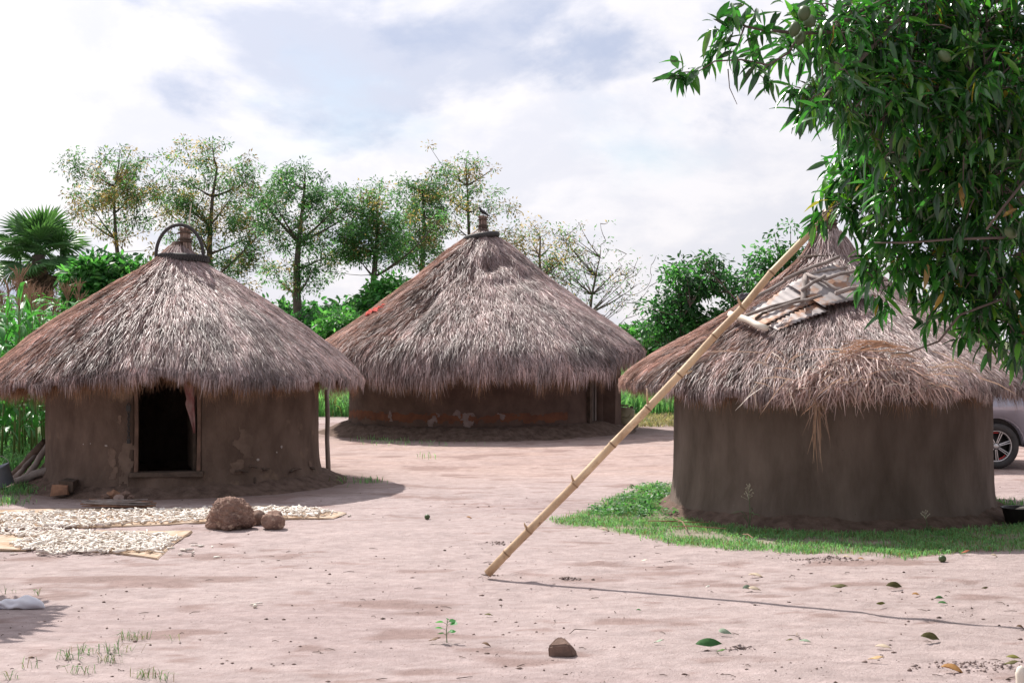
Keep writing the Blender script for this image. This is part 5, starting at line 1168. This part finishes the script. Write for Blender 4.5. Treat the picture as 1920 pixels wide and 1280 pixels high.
def rubble():
    lbl = ['topmost red brick lump of the small rubble pile below the doorway', 'left red brick lump of the small rubble pile', 'right brown brick lump of the small rubble pile', 'lowest pale brick lump at the front of rubble pile', 'dark lump at the back of the small rubble pile', 'small lump at the right end of the rubble pile', 'flat lump at the far left of the rubble pile']
    for i, (px, py, r_, dz) in enumerate(((226, 922, 0.055, 0.07), (215, 933, 0.06, 0), (238, 935, 0.06, 0), (225, 938, 0.045, 0), (232, 925, 0.055, 0.04), (248, 936, 0.035, 0), (200, 935, 0.04, 0))):
        b = gpt(px, py+5); o = MB().lump((0, 0, r_*0.6), (r_*1.15, r_, r_*0.85), i+30, 2, 0.5, 1.7).build('brick_lump', m_owood if i < 2 else (m_rockpale if i == 3 else m_rock2), None, False, lbl[i], 'rubble', 'brick rubble pile')
        o.location = tuple(b+np.array((0, -0.05, dz+0.03)))
rubble()
# leaning logs at the left of the left hut
for i, (a, b_, r_, m, lb) in enumerate((((28, 898), (84, 828, 17.2), 0.055, m_dwood, 'darkest charred log leaning on the left hut'), ((44, 908), (101, 818, 16.9), 0.038, m_wood, 'longest pale pole leaning on the left side of left hut'), ((22, 905), (70, 850, 17.3), 0.03, m_wood, 'thin outer pole leaning in the weeds left of left hut'), ((60, 908), (95, 858, 16.7), 0.028, m_dwood, 'short thin log leaning nearest to the left hut wall'), ((30, 912), (92, 880, 16.6), 0.05, m_wood, 'grey log lying almost flat below the leaning poles'))):
    A = gpt(*a); A[2] += r_; B = P(*b_); Mi = (A+B)/2+np.array((0.01, 0, 0.015))
    MB().tube([A, A*0.6+B*0.4+np.array((0.012, 0, 0)), Mi, B], [r_*1.1, r_, r_, r_*0.85], 9).build('leaning_log', m, None, True, lb, 'log', 'logs leaning beside the left hut')
# blue grey bucket at the left edge
bk = MB(); Mb = Matrix.Rotation(R(-22), 3, 'Y') @ Matrix.Rotation(R(8), 3, 'X'); c = gpt(6, 916)
bk.lathe([(0.0, 0.01), (0.11, 0.0), (0.115, 0.01), (0.145, 0.22), (0.155, 0.225), (0.15, 0.235), (0.138, 0.228), (0.105, 0.02), (0, 0.02)], 28, (0, 0, 0), Mb)
o = bk.build('bucket', m_bluegrey, None, True, 'blue grey bucket tilted at the left edge beside the leaning logs', 'bucket'); o.location = tuple(c+np.array((0.02, 0, 0.03)))
MB().tube([Mb @ Vector((0.148*math.cos(t), 0.03+0.148*math.sin(t)*0.3, 0.22+0.14*math.sin(t))) for t in np.linspace(0, math.pi, 12)], 0.004, 5).build('handle', m_iron, o, True)
# post under the right eave of the left hut
b = gpt(616, 886); t_ = P(612, 730, b[1])
MB().tube([b-np.array((0, 0, 0.05)), b*0.6+t_*0.4+np.array((-0.008, 0, 0)), b*0.3+t_*0.7+np.array((0.008, 0, 0)), t_], [0.034, 0.03, 0.031, 0.028], 9).build('roof_post', m_wood, None, True, 'slim wooden post under the right eave of the left hut', 'post')
# jerrycans
def jerry(px, py, lying, label, s=1.0):
    b = gpt(px, py); bm = bmesh.new(); bmesh.ops.create_cube(bm, size=1.0)
    for v in bm.verts: v.co = Vector((v.co.x*0.34, v.co.y*0.20, v.co.z*0.42+0.21))
    bmesh.ops.bevel(bm, geom=list(bm.edges), offset=0.035, segments=3, affect='EDGES')
    me = bpy.data.meshes.new('jerrycan'); bm.to_mesh(me); bm.free(); me.materials.append(m_jerry)
    for p in me.polygons: p.use_smooth = True
    o = bpy.data.objects.new('jerrycan', me); C.objects.link(o); tag(o, label, 'jerrycan', 'jerrycans beside the far hut')
    MB().tube([(-0.12, 0, 0.40), (-0.10, 0, 0.455), (0.03, 0, 0.46), (0.06, 0, 0.41)], [0.018]*4, 7).build('handle', m_jerry, o, True)
    MB().lathe([(0, 0.455), (0.028, 0.455), (0.028, 0.41), (0.032, 0.405)], 12, (0.12, 0, 0)).build('cap', m_dwood, o, True)
    for x in (-0.07, 0.07): MB().tube([(x-0.05, -0.103, 0.10), (x+0.05, -0.103, 0.32)], 0.008, 5).build('side_rib', m_jerry, o)
    o.location = tuple(b)
    o.rotation_euler = (0, R(4), R(-12)) if not lying else (R(-80), 0, R(62))
    if lying: o.location.z += 0.1
    o.scale = (s, s, s)
jerry(1170, 805, False, 'upright khaki jerrycan beside the doorway of the farthest hut')
jerry(1192, 806, True, 'khaki jerrycan lying on its side right of the farthest hut', 0.95)
# basin and cup at the right edge
b = gpt(1925, 985); bs = MB()
bs.lathe([(0.0, 0.0), (0.13, 0.0), (0.165, 0.14), (0.18, 0.145), (0.178, 0.152), (0.160, 0.147), (0.125, 0.012), (0.0, 0.012)], 32)
o = bs.build('basin', m_blackp, None, True, 'dark round basin on the ground at right edge beside right hut', 'basin'); o.location = tuple(b+np.array((0, 0.17, 0)))
cp = MB().lathe([(0, 0), (0.04, 0), (0.055, 0.09), (0.058, 0.092), (0.052, 0.088), (0.037, 0.006), (0, 0.006)], 20).build('green_cup', m_greenp, None, True, 'green plastic cup tipped inside the dark basin', 'cup')
cp.location = tuple(b+np.array((-0.10, 0.13, 0.10))); cp.rotation_euler = (R(-20), R(115), 0)
sp = MB().tube([(0, 0, 0), (0.05, 0, 0.02), (0.12, 0.01, 0.03)], [0.012, 0.016, 0.012], 7).build('peeled_root', m_pale, None, True, 'pale peeled root lying in the dark basin', 'root'); sp.location = tuple(b+np.array((-0.07, 0.10, 0.13)))
# white cloth at the lower left edge, pale stake at lower right corner
def cloth():
    b = gpt(15, 1143); n = 44; vs_ = []; fs_ = []; m_ = 28
    for i in range(n+1):
        t = i/n; x = -0.40+0.615*t; e = math.sqrt(max(0.0, 1-max(0, (t-0.80)/0.20)**2.4))
        w = 0.058*(0.9+0.25*math.sin(t*5+0.5))*e+0.0005; h = 0.034*(1.0+0.25*math.sin(t*9))*e+0.0005
        for j in range(m_):
            a = 2*math.pi*j/m_; k = (1-t)**0.7+0.12; f = 1+0.22*k*math.sin(3*a+t*13)+0.16*k*math.sin(5*a-t*23)
            vs_.append((x, 0.07+w*math.cos(a)*f+0.02*math.sin(t*6), max(0.001, h*0.85+h*math.sin(a)*f+0.012*k*math.sin(t*31+a))))
    for i in range(n):
        for j in range(m_): fs_.append((i*m_+j, i*m_+(j+1) % m_, (i+1)*m_+(j+1) % m_, (i+1)*m_+j))
    o = MB().add(vs_, fs_).build('white_cloth', m_white, None, True, 'rolled white cloth lying on the earth at lower left edge', 'cloth'); o.location = tuple(b)
cloth()
b = gpt(1915, 1300); sk_ = MB().tube([(0, 0, -0.05), (0.002, 0, 0.04), (-0.004, 0, 0.10), (-0.002, 0, 0.125), (0, 0, 0.137)], [0.024, 0.026, 0.025, 0.018, 0.005], 12).build('pale_stake', m_pale, None, True, 'short pale round topped stake at the bottom right corner', 'stake')
sk_.location = tuple(b)
# seedling
def seedling():
    b = gpt(838, 1204); root = empty('seedling', b, 'small bright green seedling with round leaves on foreground earth', 'seedling'); h = 0.125
    MB().tube([(0, 0, -0.01), (-0.003, 0, h*0.5), (0.003, 0, h)], [0.003, 0.0025, 0.0015], 5).build('stem', MATS['grass_stem'], root)
    base = leaf_mesh(5, 0.42, 0.12, 0.06); V0 = base[0]
    for i, (dx, z, s, az) in enumerate(((-0.03, 0.115, 0.035, 3.3), (0.018, 0.12, 0.03, 0.2), (0.03, 0.108, 0.034, -0.5), (-0.036, 0.08, 0.034, 3.0), (0.024, 0.06, 0.028, 0.4), (-0.030, 0.052, 0.03, 3.6), (0.004, 0.13, 0.018, 1.4), (0.022, 0.066, 0.022, -1.0))):
        o = mk('leaf', V0*s*1.45, [base[1]], m_leaf, root, True, np.tile((0.05, 0.26, 0.06), (len(V0), 1))); o.location = (dx*0.6, 0, z); o.rotation_euler = (R(25), R(-8), az)
        MB().tube([(0, 0, z-0.012), (dx*0.6, 0, z)], 0.0012, 4).build('leaf_stalk', MATS['grass_stem'], root)
seedling()
# fallen leaves, mangoes
OL = (0.16, 0.145, 0.055); OR = (0.48, 0.26, 0.10); PA = (0.66, 0.55, 0.42); GR = (0.07, 0.20, 0.06); PG = (0.36, 0.46, 0.34); BR = (0.20, 0.12, 0.07)
def fallen(lst):
    sh = [leaf_mesh(8, 0.16, 0.22, 0.10, 0.035), leaf_mesh(8, 0.13, -0.22, 0.09, 0.05), leaf_mesh(8, 0.18, 0.3, 0.15, 0.04)]
    for i, (px, py, lpx, col, az, tilt, label) in enumerate(lst):
        b = gpt(px, py); s = lpx/F*b[1]; V0, q = sh[i % 3]; V = (V0-np.array((0.5, 0, 0)))*s
        o = mk('fallen_leaf', V, [q], m_dry, None, True, np.tile(col, (len(V), 1))); o.modifiers.new('s', 'SOLIDIFY').thickness = 0.0012
        o.location = tuple(b+np.array((0, 0, 0.012+0.25*s*abs(math.sin(tilt))))); o.rotation_euler = (tilt, 0.1*math.sin(i*2), az)
        tag(o, label, 'leaf', 'fallen leaves on the earth')
fallen([(1418, 1082, 32, PA, 0.2, 0.3, 'pale tan leaf below the grass patch left of the white petals'), (1326, 1105, 15, (0.8, 0.76, 0.7), 1.0, 0.5, 'tiny white curled leaf just above the pole shadow'), (1402, 1108, 24, PG, 0.5, 0.9, 'left blade of the pale upright leaf pair above the pole shadow'), (1414, 1109, 26, PA, -0.3, 0.6, 'right blade of the pale upright leaf pair above the pole shadow'),
        (1573, 1109, 32, OL, -0.15, 0.7, 'olive leaf left of the largest olive leaf above pole shadow'), (1678, 1106, 34, OL, 0.1, 0.9, 'broad olive leaf with the orange leaf at its lower right'), (1718, 1118, 20, OR, 0.4, 0.5, 'small orange leaf just right of a broad olive leaf'), (1650, 1139, 20, (0.2, 0.2, 0.05), 0.6, 1.1, 'upright small olive leaf close above the pole shadow'),
        (1762, 1126, 20, GR, 2.0, 0.8, 'upper leaf of the small green sprig right of orange leaf'), (1768, 1134, 22, GR, 0.3, 0.4, 'lower leaf of the small green sprig right of orange leaf'), (1846, 1108, 14, OL, 0.4, 0.9, 'small dark leaf above the pole shadow near the right edge'), (1358, 1192, 26, PG, -0.8, 1.0, 'pale green upright leaf behind the largest green leaf'),
        (1330, 1218, 52, GR, 0.05, 0.9, 'largest fresh green leaf at the bottom beside a soil clod'), (1352, 1226, 20, (0.14, 0.24, 0.08), 0.4, 0.3, 'small green leaf at the stem of the largest green leaf'), (1496, 1196, 20, PA, 1.2, 0.9, 'upright pale leaf of the withered sprig below pole shadow'), (1510, 1206, 22, PG, -0.1, 0.4, 'green grey right leaf of the withered sprig below pole shadow'), (1480, 1205, 14, OL, 0.2, 0.4, 'green left leaf of the withered sprig below pole shadow'),
        (1746, 1204, 40, OL, 0.08, 0.9, 'large olive leaf with pale rim below the pole shadow'), (1656, 1217, 30, PA, -0.3, 0.4, 'thin pale curled leaf left of the large olive leaf'), (1642, 1242, 30, (0.6, 0.42, 0.22), -0.1, 0.3, 'yellowish straight leaf near the bottom under thin pale leaf'), (1788, 1260, 46, OR, -0.12, 0.4, 'long orange leaf at the bottom below the large olive leaf'), (1900, 1238, 26, (0.25, 0.24, 0.06), -0.3, 0.6, 'upper olive leaf beside the pale stake'), (1896, 1252, 30, OL, 0.1, 0.5, 'lower olive leaf beside the pale stake'),
        (1914, 1180, 18, BR, 0.2, 0.6, 'dark brown leaf where the pole shadow leaves the picture'), (1588, 1047, 18, PA, 0.2, 0.4, 'pale leaf on the dug soil at the grass edge'), (1208, 1056, 16, (0.75, 0.68, 0.58), -0.3, 0.5, 'pale curled leaf between the pole foot and the grass'), (1135, 996, 22, PA, 0.1, 0.4, 'pale curled leaf at the left front edge of the grass'), (916, 1156, 16, OL, 0.2, 0.4, 'small olive leaf right of the seedling'), (815, 1206, 24, BR, 0.1, 0.4, 'brown curled leaf at the foot of the seedling'), (912, 1212, 18, BR, -0.2, 0.4, 'brown leaf between the seedling and the angular stone'),
        (1198, 1147, 12, GR, 0.5, 0.5, 'small green leaf scrap below the middle of the pole shadow'), (1235, 1208, 20, PG, 0.0, 0.2, 'thin green strip leaf right of the angular stone'), (880, 972, 12, OR, 0.3, 0.3, 'small reddish leaf right of the fallen mango in mid yard'), (1615, 1050, 14, OR, 0.2, 0.4, 'tiny orange leaf on the grass edge right of dug soil'), (1810, 1040, 18, (0.4, 0.12, 0.06), 0.2, 0.4, 'reddish brown leaf right of the fallen mango near grass'), (1865, 1044, 14, PA, 0.1, 0.4, 'pale leaf farthest right along the grass edge'), (1460, 1040, 12, PA, 0.6, 0.4, 'pale leaf scrap just below the grass left of dug soil')])
for i, (px, py, r_, lb) in enumerate(((1767, 1053, 0.029, 'small green mango fallen on the earth below the grass patch'), (801, 973, 0.026, 'small green mango fallen on the earth in the middle of the yard'), (478, 1139, 0.014, 'tiny pale fruit stone lying in the left foreground'))):
    b = gpt(px, py); o = MB().lump((0, 0, r_*0.9), (r_*1.05, r_, r_*0.98), 40+i, 3, 0.06, 1.0).build('fallen_mango', m_fruit if i < 2 else m_pale, None, True, lb, 'fruit'); o.location = tuple(b)
# crumbs and twigs on the earth
def litter():
    g = np.random.default_rng(51); n = 5200
    mb_v = []; mb_f = []; cols = []
    D = 6.6+10*g.random(n)**1.5; px = g.uniform(-20, 1940, n); x = (px-960)/F*D
    m = fbm(x*0.8, D*1.2, 81, 3)+0.30 > g.random(n)*0.75; x, D = x[m], D[m]; n = len(x)
    s = (0.0020+0.009*g.random(n)**5)
    base = np.array([(1, 0, 0), (-1, 0.1, 0), (0, 1, 0), (0.1, -1, 0), (0, 0, 0.8), (0, 0, -0.6)]); fc = np.array([(0, 2, 4), (2, 1, 4), (1, 3, 4), (3, 0, 4), (2, 0, 5), (1, 2, 5), (3, 1, 5), (0, 3, 5)])
    V = base[None]*s[:, None, None]*g.uniform(0.6, 1.5, (n, 6, 1)); V[:, :, 0] *= g.uniform(0.8, 1.8, (n, 1)); V += np.stack([x, D, gz(x, D)+s*0.3], -1)[:, None]
    Fc = (np.arange(n)[:, None, None]*6+fc[None]).reshape(-1, 3); col = np.array([(0.22, 0.155, 0.135), (0.34, 0.25, 0.225), (0.13, 0.09, 0.075), (0.42, 0.33, 0.30)])[g.choice(4, n, p=[0.35, 0.3, 0.25, 0.1])]
    tag(mk('soil_crumbs', V.reshape(-1, 3), [Fc], m_dry, col=np.repeat(col, 6, 0)), 'small soil crumbs and pebbles strewn over the bare yard', 'soil crumbs', kind='stuff')
    # mounds of loosened soil
    for k, (px_, py_, w, h, nn, lb) in enumerate(((1550, 1048, 0.16, 0.02, 130, 'dug up crumbly soil at the front edge of the grass'), (1820, 1250, 0.16, 0.03, 150, 'loose soil mound beside the pale stake'), (1385, 1215, 0.05, 0.02, 60, 'small crumbly soil clod heap by the largest green leaf'), (1068, 1085, 0.05, 0.012, 60, 'little heap of pellets below the bamboo pole'), (930, 1018, 0.10, 0.012, 50, 'scuffed loose soil behind the pole foot'), (917, 1079, 0.035, 0.016, 45, 'crumbled soil around the foot of the bamboo pole'))):
        b = gpt(px_, py_); q = g.normal(0, 1, (nn, 2))*np.array((w, w*0.45)); s = 0.004+0.010*g.random(nn)**2
        zz = h*np.exp(-(q[:, 0]/w)**2-(q[:, 1]/(w*0.45))**2)*g.random(nn)
        V = base[None]*s[:, None, None]*g.uniform(0.6, 1.4, (nn, 6, 1))+np.stack([b[0]+q[:, 0], b[1]+q[:, 1], gz(b[0]+q[:, 0], b[1]+q[:, 1])+zz+s*0.3], -1)[:, None]
        col = np.array([(0.39, 0.31, 0.295), (0.42, 0.34, 0.325), (0.31, 0.235, 0.215)])[g.integers(0, 3, nn)]
        tag(mk('loose_soil', V.reshape(-1, 3), [(np.arange(nn)[:, None, None]*6+fc[None]).reshape(-1, 3)], m_dry, col=np.repeat(col, 6, 0)), lb, 'soil', kind='stuff')
    # twigs and straw bits
    tw = MB(); r = random.Random(6)
    for k in range(150):
        D_ = 6.8+9*r.random()**1.4; px_ = r.uniform(0, 1920); x_ = (px_-960)/F*D_; z_ = float(gz(x_, D_)); a = r.uniform(0, 6.28); l = r.uniform(0.02, 0.09); ar = r.uniform(-0.4, 0.4)
        tw.tube([(x_, D_, z_+0.004), (x_+l*0.5*math.cos(a), D_+l*0.5*math.sin(a), z_+0.008), (x_+l*math.cos(a+ar), D_+l*math.sin(a+ar), z_+0.004)], [0.0018, 0.0022, 0.0012], 4)
    tw.build('ground_twigs', m_dwood, None, False, 'tiny dark twigs and straw bits strewn over the yard', 'twigs', kind='stuff')
    for i, (a, b_, c_, lb) in enumerate((((1240, 985), (1290, 990), (1330, 988), 'dry pale stalk lying in the left of the grass patch'), ((1260, 996), (1300, 998), (1362, 1000), 'longest dry stalk lying on the grass patch'), ((1215, 985), (1250, 988), (1272, 986), 'short dry stalk near the left end of the grass'), ((1393, 1011), (1402, 1014), (1412, 1018), 'slanting dry stalk on the grass below the seeding plant'), ((1262, 978), (1280, 990), (1288, 1002), 'bent dry stalk crossing the others in the grass'), ((1068, 1190), (1078, 1186), (1118, 1183), 'curved dark twig behind the angular stone'))):
        A, B, E = gpt(*a), gpt(*b_), gpt(*c_); k = 0.045 if i < 5 else 0.008
        for q in (A, B, E): q[2] += k
        MB().tube([A, B+np.array((0, 0, 0.015)), E], [0.005, 0.006, 0.004] if i < 5 else [0.002, 0.0025, 0.0015], 5).build('dry_stalk', m_tassel if i < 5 else m_dwood, None, False, lb, 'stalk', 'dry stalks on the ground')
litter()

# ------------------------------------------------------------------ parked car behind the right hut
def car():
    D = 18.9; wx = (1868-960)/F*D; g0 = float(gz(wx, D)); rw = 0.305
    root = empty('parked_car', (wx, D, g0), 'silver car parked behind the right hut showing one alloy wheel', 'car')
    # local: +x right (rear), wheel outer face at y = 0
    def arch(c, r, n=14): return [(c+r*math.cos(math.pi-a), 0.30+r*math.sin(math.pi-a)) for a in np.linspace(0, math.pi, n)]
    wb = -2.65
    low = [(wb-0.80, 0.30), (wb-0.37, 0.26)]+arch(wb, 0.375)+[(wb+0.42, 0.24), (-0.42, 0.24)]+arch(0, 0.375)+[(0.42, 0.27), (0.70, 0.30), (0.80, 0.45), (0.82, 0.75), (0.76, 0.98), (-2.0, 0.98), (wb-0.55, 0.88), (wb-0.82, 0.75), (wb-0.86, 0.5)]
    def extr(poly, y0, y1, inset=0.0):
        bm = bmesh.new(); a = [bm.verts.new((x, y0, z)) for x, z in poly]; f = bm.faces.new(a)
        r = bmesh.ops.extrude_face_region(bm, geom=[f]); vs_ = [v for v in r['geom'] if isinstance(v, bmesh.types.BMVert)]
        for v in vs_: v.co.y = y1
        bmesh.ops.recalc_face_normals(bm, faces=bm.faces)
        return bm
    def fin(bm, name, m, parent, bev=0.0, seg=3):
        if bev: bmesh.ops.bevel(bm, geom=[e for e in bm.edges if e.calc_length() > 0.12 or True], offset=bev, segments=seg, affect='EDGES', clamp_overlap=True)
        me = bpy.data.meshes.new(name); bm.to_mesh(me); bm.free(); me.materials.append(m)
        for p in me.polygons: p.use_smooth = True
        o = bpy.data.objects.new(name, me); C.objects.link(o); o.parent = parent; return o
    body = fin(extr(low, -0.03, 1.72), 'body', m_paint, root, 0.022)
    cab = MB(); y0, y1 = 0.03, 1.66
    prof = [(0.72, 0.98), (0.50, 1.50), (0.25, 1.58), (-1.15, 1.58), (-1.35, 1.53), (-2.05, 0.98)]; n = len(prof); vs_ = []
    for (y, ins) in ((y0, 0), (y1, 0)):
        for x, z in prof: vs_.append((x, y+(0.14 if y == y0 else -0.14)*(z-0.98)/0.6, z))
    cab.add(vs_, [tuple(range(n)), tuple(range(2*n-1, n-1, -1))]+[(i, n+i, n+(i+1) % n, (i+1) % n) for i in range(n)]); cab.build('cabin', m_paint, root)
    for (xa, xb, xc, xd) in ((0.55, 0.38, -0.15, -0.15), (-0.22, -0.22, -0.85, -0.85), (-0.92, -0.92, -1.25, -1.85)):
        MB().add([(xa, 0.025+0.01, 1.04), (xd, 0.035, 1.04), (xc, 0.13, 1.48), (xb, 0.13, 1.48)], [(0, 1, 2, 3)]).build('side_window', m_glass, root)
    MB().add([(-1.38, 0.2, 1.51), (-1.38, 1.5, 1.51), (-2.03, 1.58, 1.01), (-2.03, 0.12, 1.01)], [(0, 1, 2, 3)]).build('windscreen', m_glass, root)
    MB().box((0.80, 0.10, 0.80), (0.05, 0.22, 0.16)).build('tail_lamp', m_lamp, root); MB().box((0.80, 1.6, 0.80), (0.05, 0.22, 0.16)).build('tail_lamp', m_lamp, root)
    for y in (0.12, 1.58): MB().box((wb-0.80, y, 0.70), (0.08, 0.26, 0.13)).build('headlamp', m_glass, root)
    MB().box((0.78, 0.85, 0.40), (0.12, 1.60, 0.16)).build('rear_bumper', m_blackp, root)
    MB().box((-0.85, 0.85, 0.55), (3.0, 1.45, 0.5)).build('underbody', m_blackp, root)
    for c in (0, wb):
        lin = MB().tube([(c+0.385*math.cos(a), 0.02, 0.30+0.385*math.sin(a)) for a in np.linspace(0, math.pi, 20)], 0.014, 6); lin.build('arch_trim', m_blackp, root, True)
    Rx = Matrix.Rotation(R(90), 3, 'X')                      # lathe axis becomes -y
    def wheel(c, y, side):
        M = Rx if side > 0 else Matrix.Rotation(R(-90), 3, 'X')
        ty = MB().lathe([(0.205, 0.0), (0.215, 0.02), (0.25, 0.032), (0.285, 0.022), (0.302, 0.0), (0.305, -0.05), (0.305, -0.16), (0.295, -0.19), (0.22, -0.20), (0.205, -0.18)], 40, (0, 0, 0), M, True).build('wheel', m_rubber, root, True)
        ty.location = (c, y, rw-0.005)
        MB().lathe([(0.0, -0.075), (0.20, -0.075), (0.205, -0.18)], 32, (0, 0, 0), M).build('brake_well', m_blackp, ty, True)
        MB().lathe([(0.19, -0.05), (0.196, 0.0), (0.206, 0.006), (0.212, -0.004), (0.205, -0.06)], 40, (0, 0, 0), M, True).build('rim', m_alloy, ty, True)
        for k in range(7):
            for s in (-1, 1):
                a = 2*math.pi*k/7+0.3; a0, a1 = a+s*0.20, a+s*0.075
                MB().tube([M @ Vector((0.045*math.cos(a0), 0.045*math.sin(a0), -0.012)), M @ Vector((0.196*math.cos(a1), 0.196*math.sin(a1), -0.004))], [0.007, 0.006], 5).build('spoke', m_alloy, ty)
        MB().lathe([(0, 0.006), (0.03, 0.004), (0.036, -0.004), (0.036, -0.05)], 20, (0, 0, 0), M).build('hub_cap', m_alloy, ty, True)
        for k in range(7):
            a = 2*math.pi*(k+0.5)/7+0.3
            if k % 2 == 0: continue
            MB().tube([M @ Vector((0.178*math.cos(t), 0.178*math.sin(t), -0.03)) for t in np.linspace(a-0.28, a+0.28, 6)], 0.010, 5).build('red_accent', m_red, ty)
    for c in (0, wb): wheel(c, 0.0, 1); wheel(c, 1.69, -1)
car()
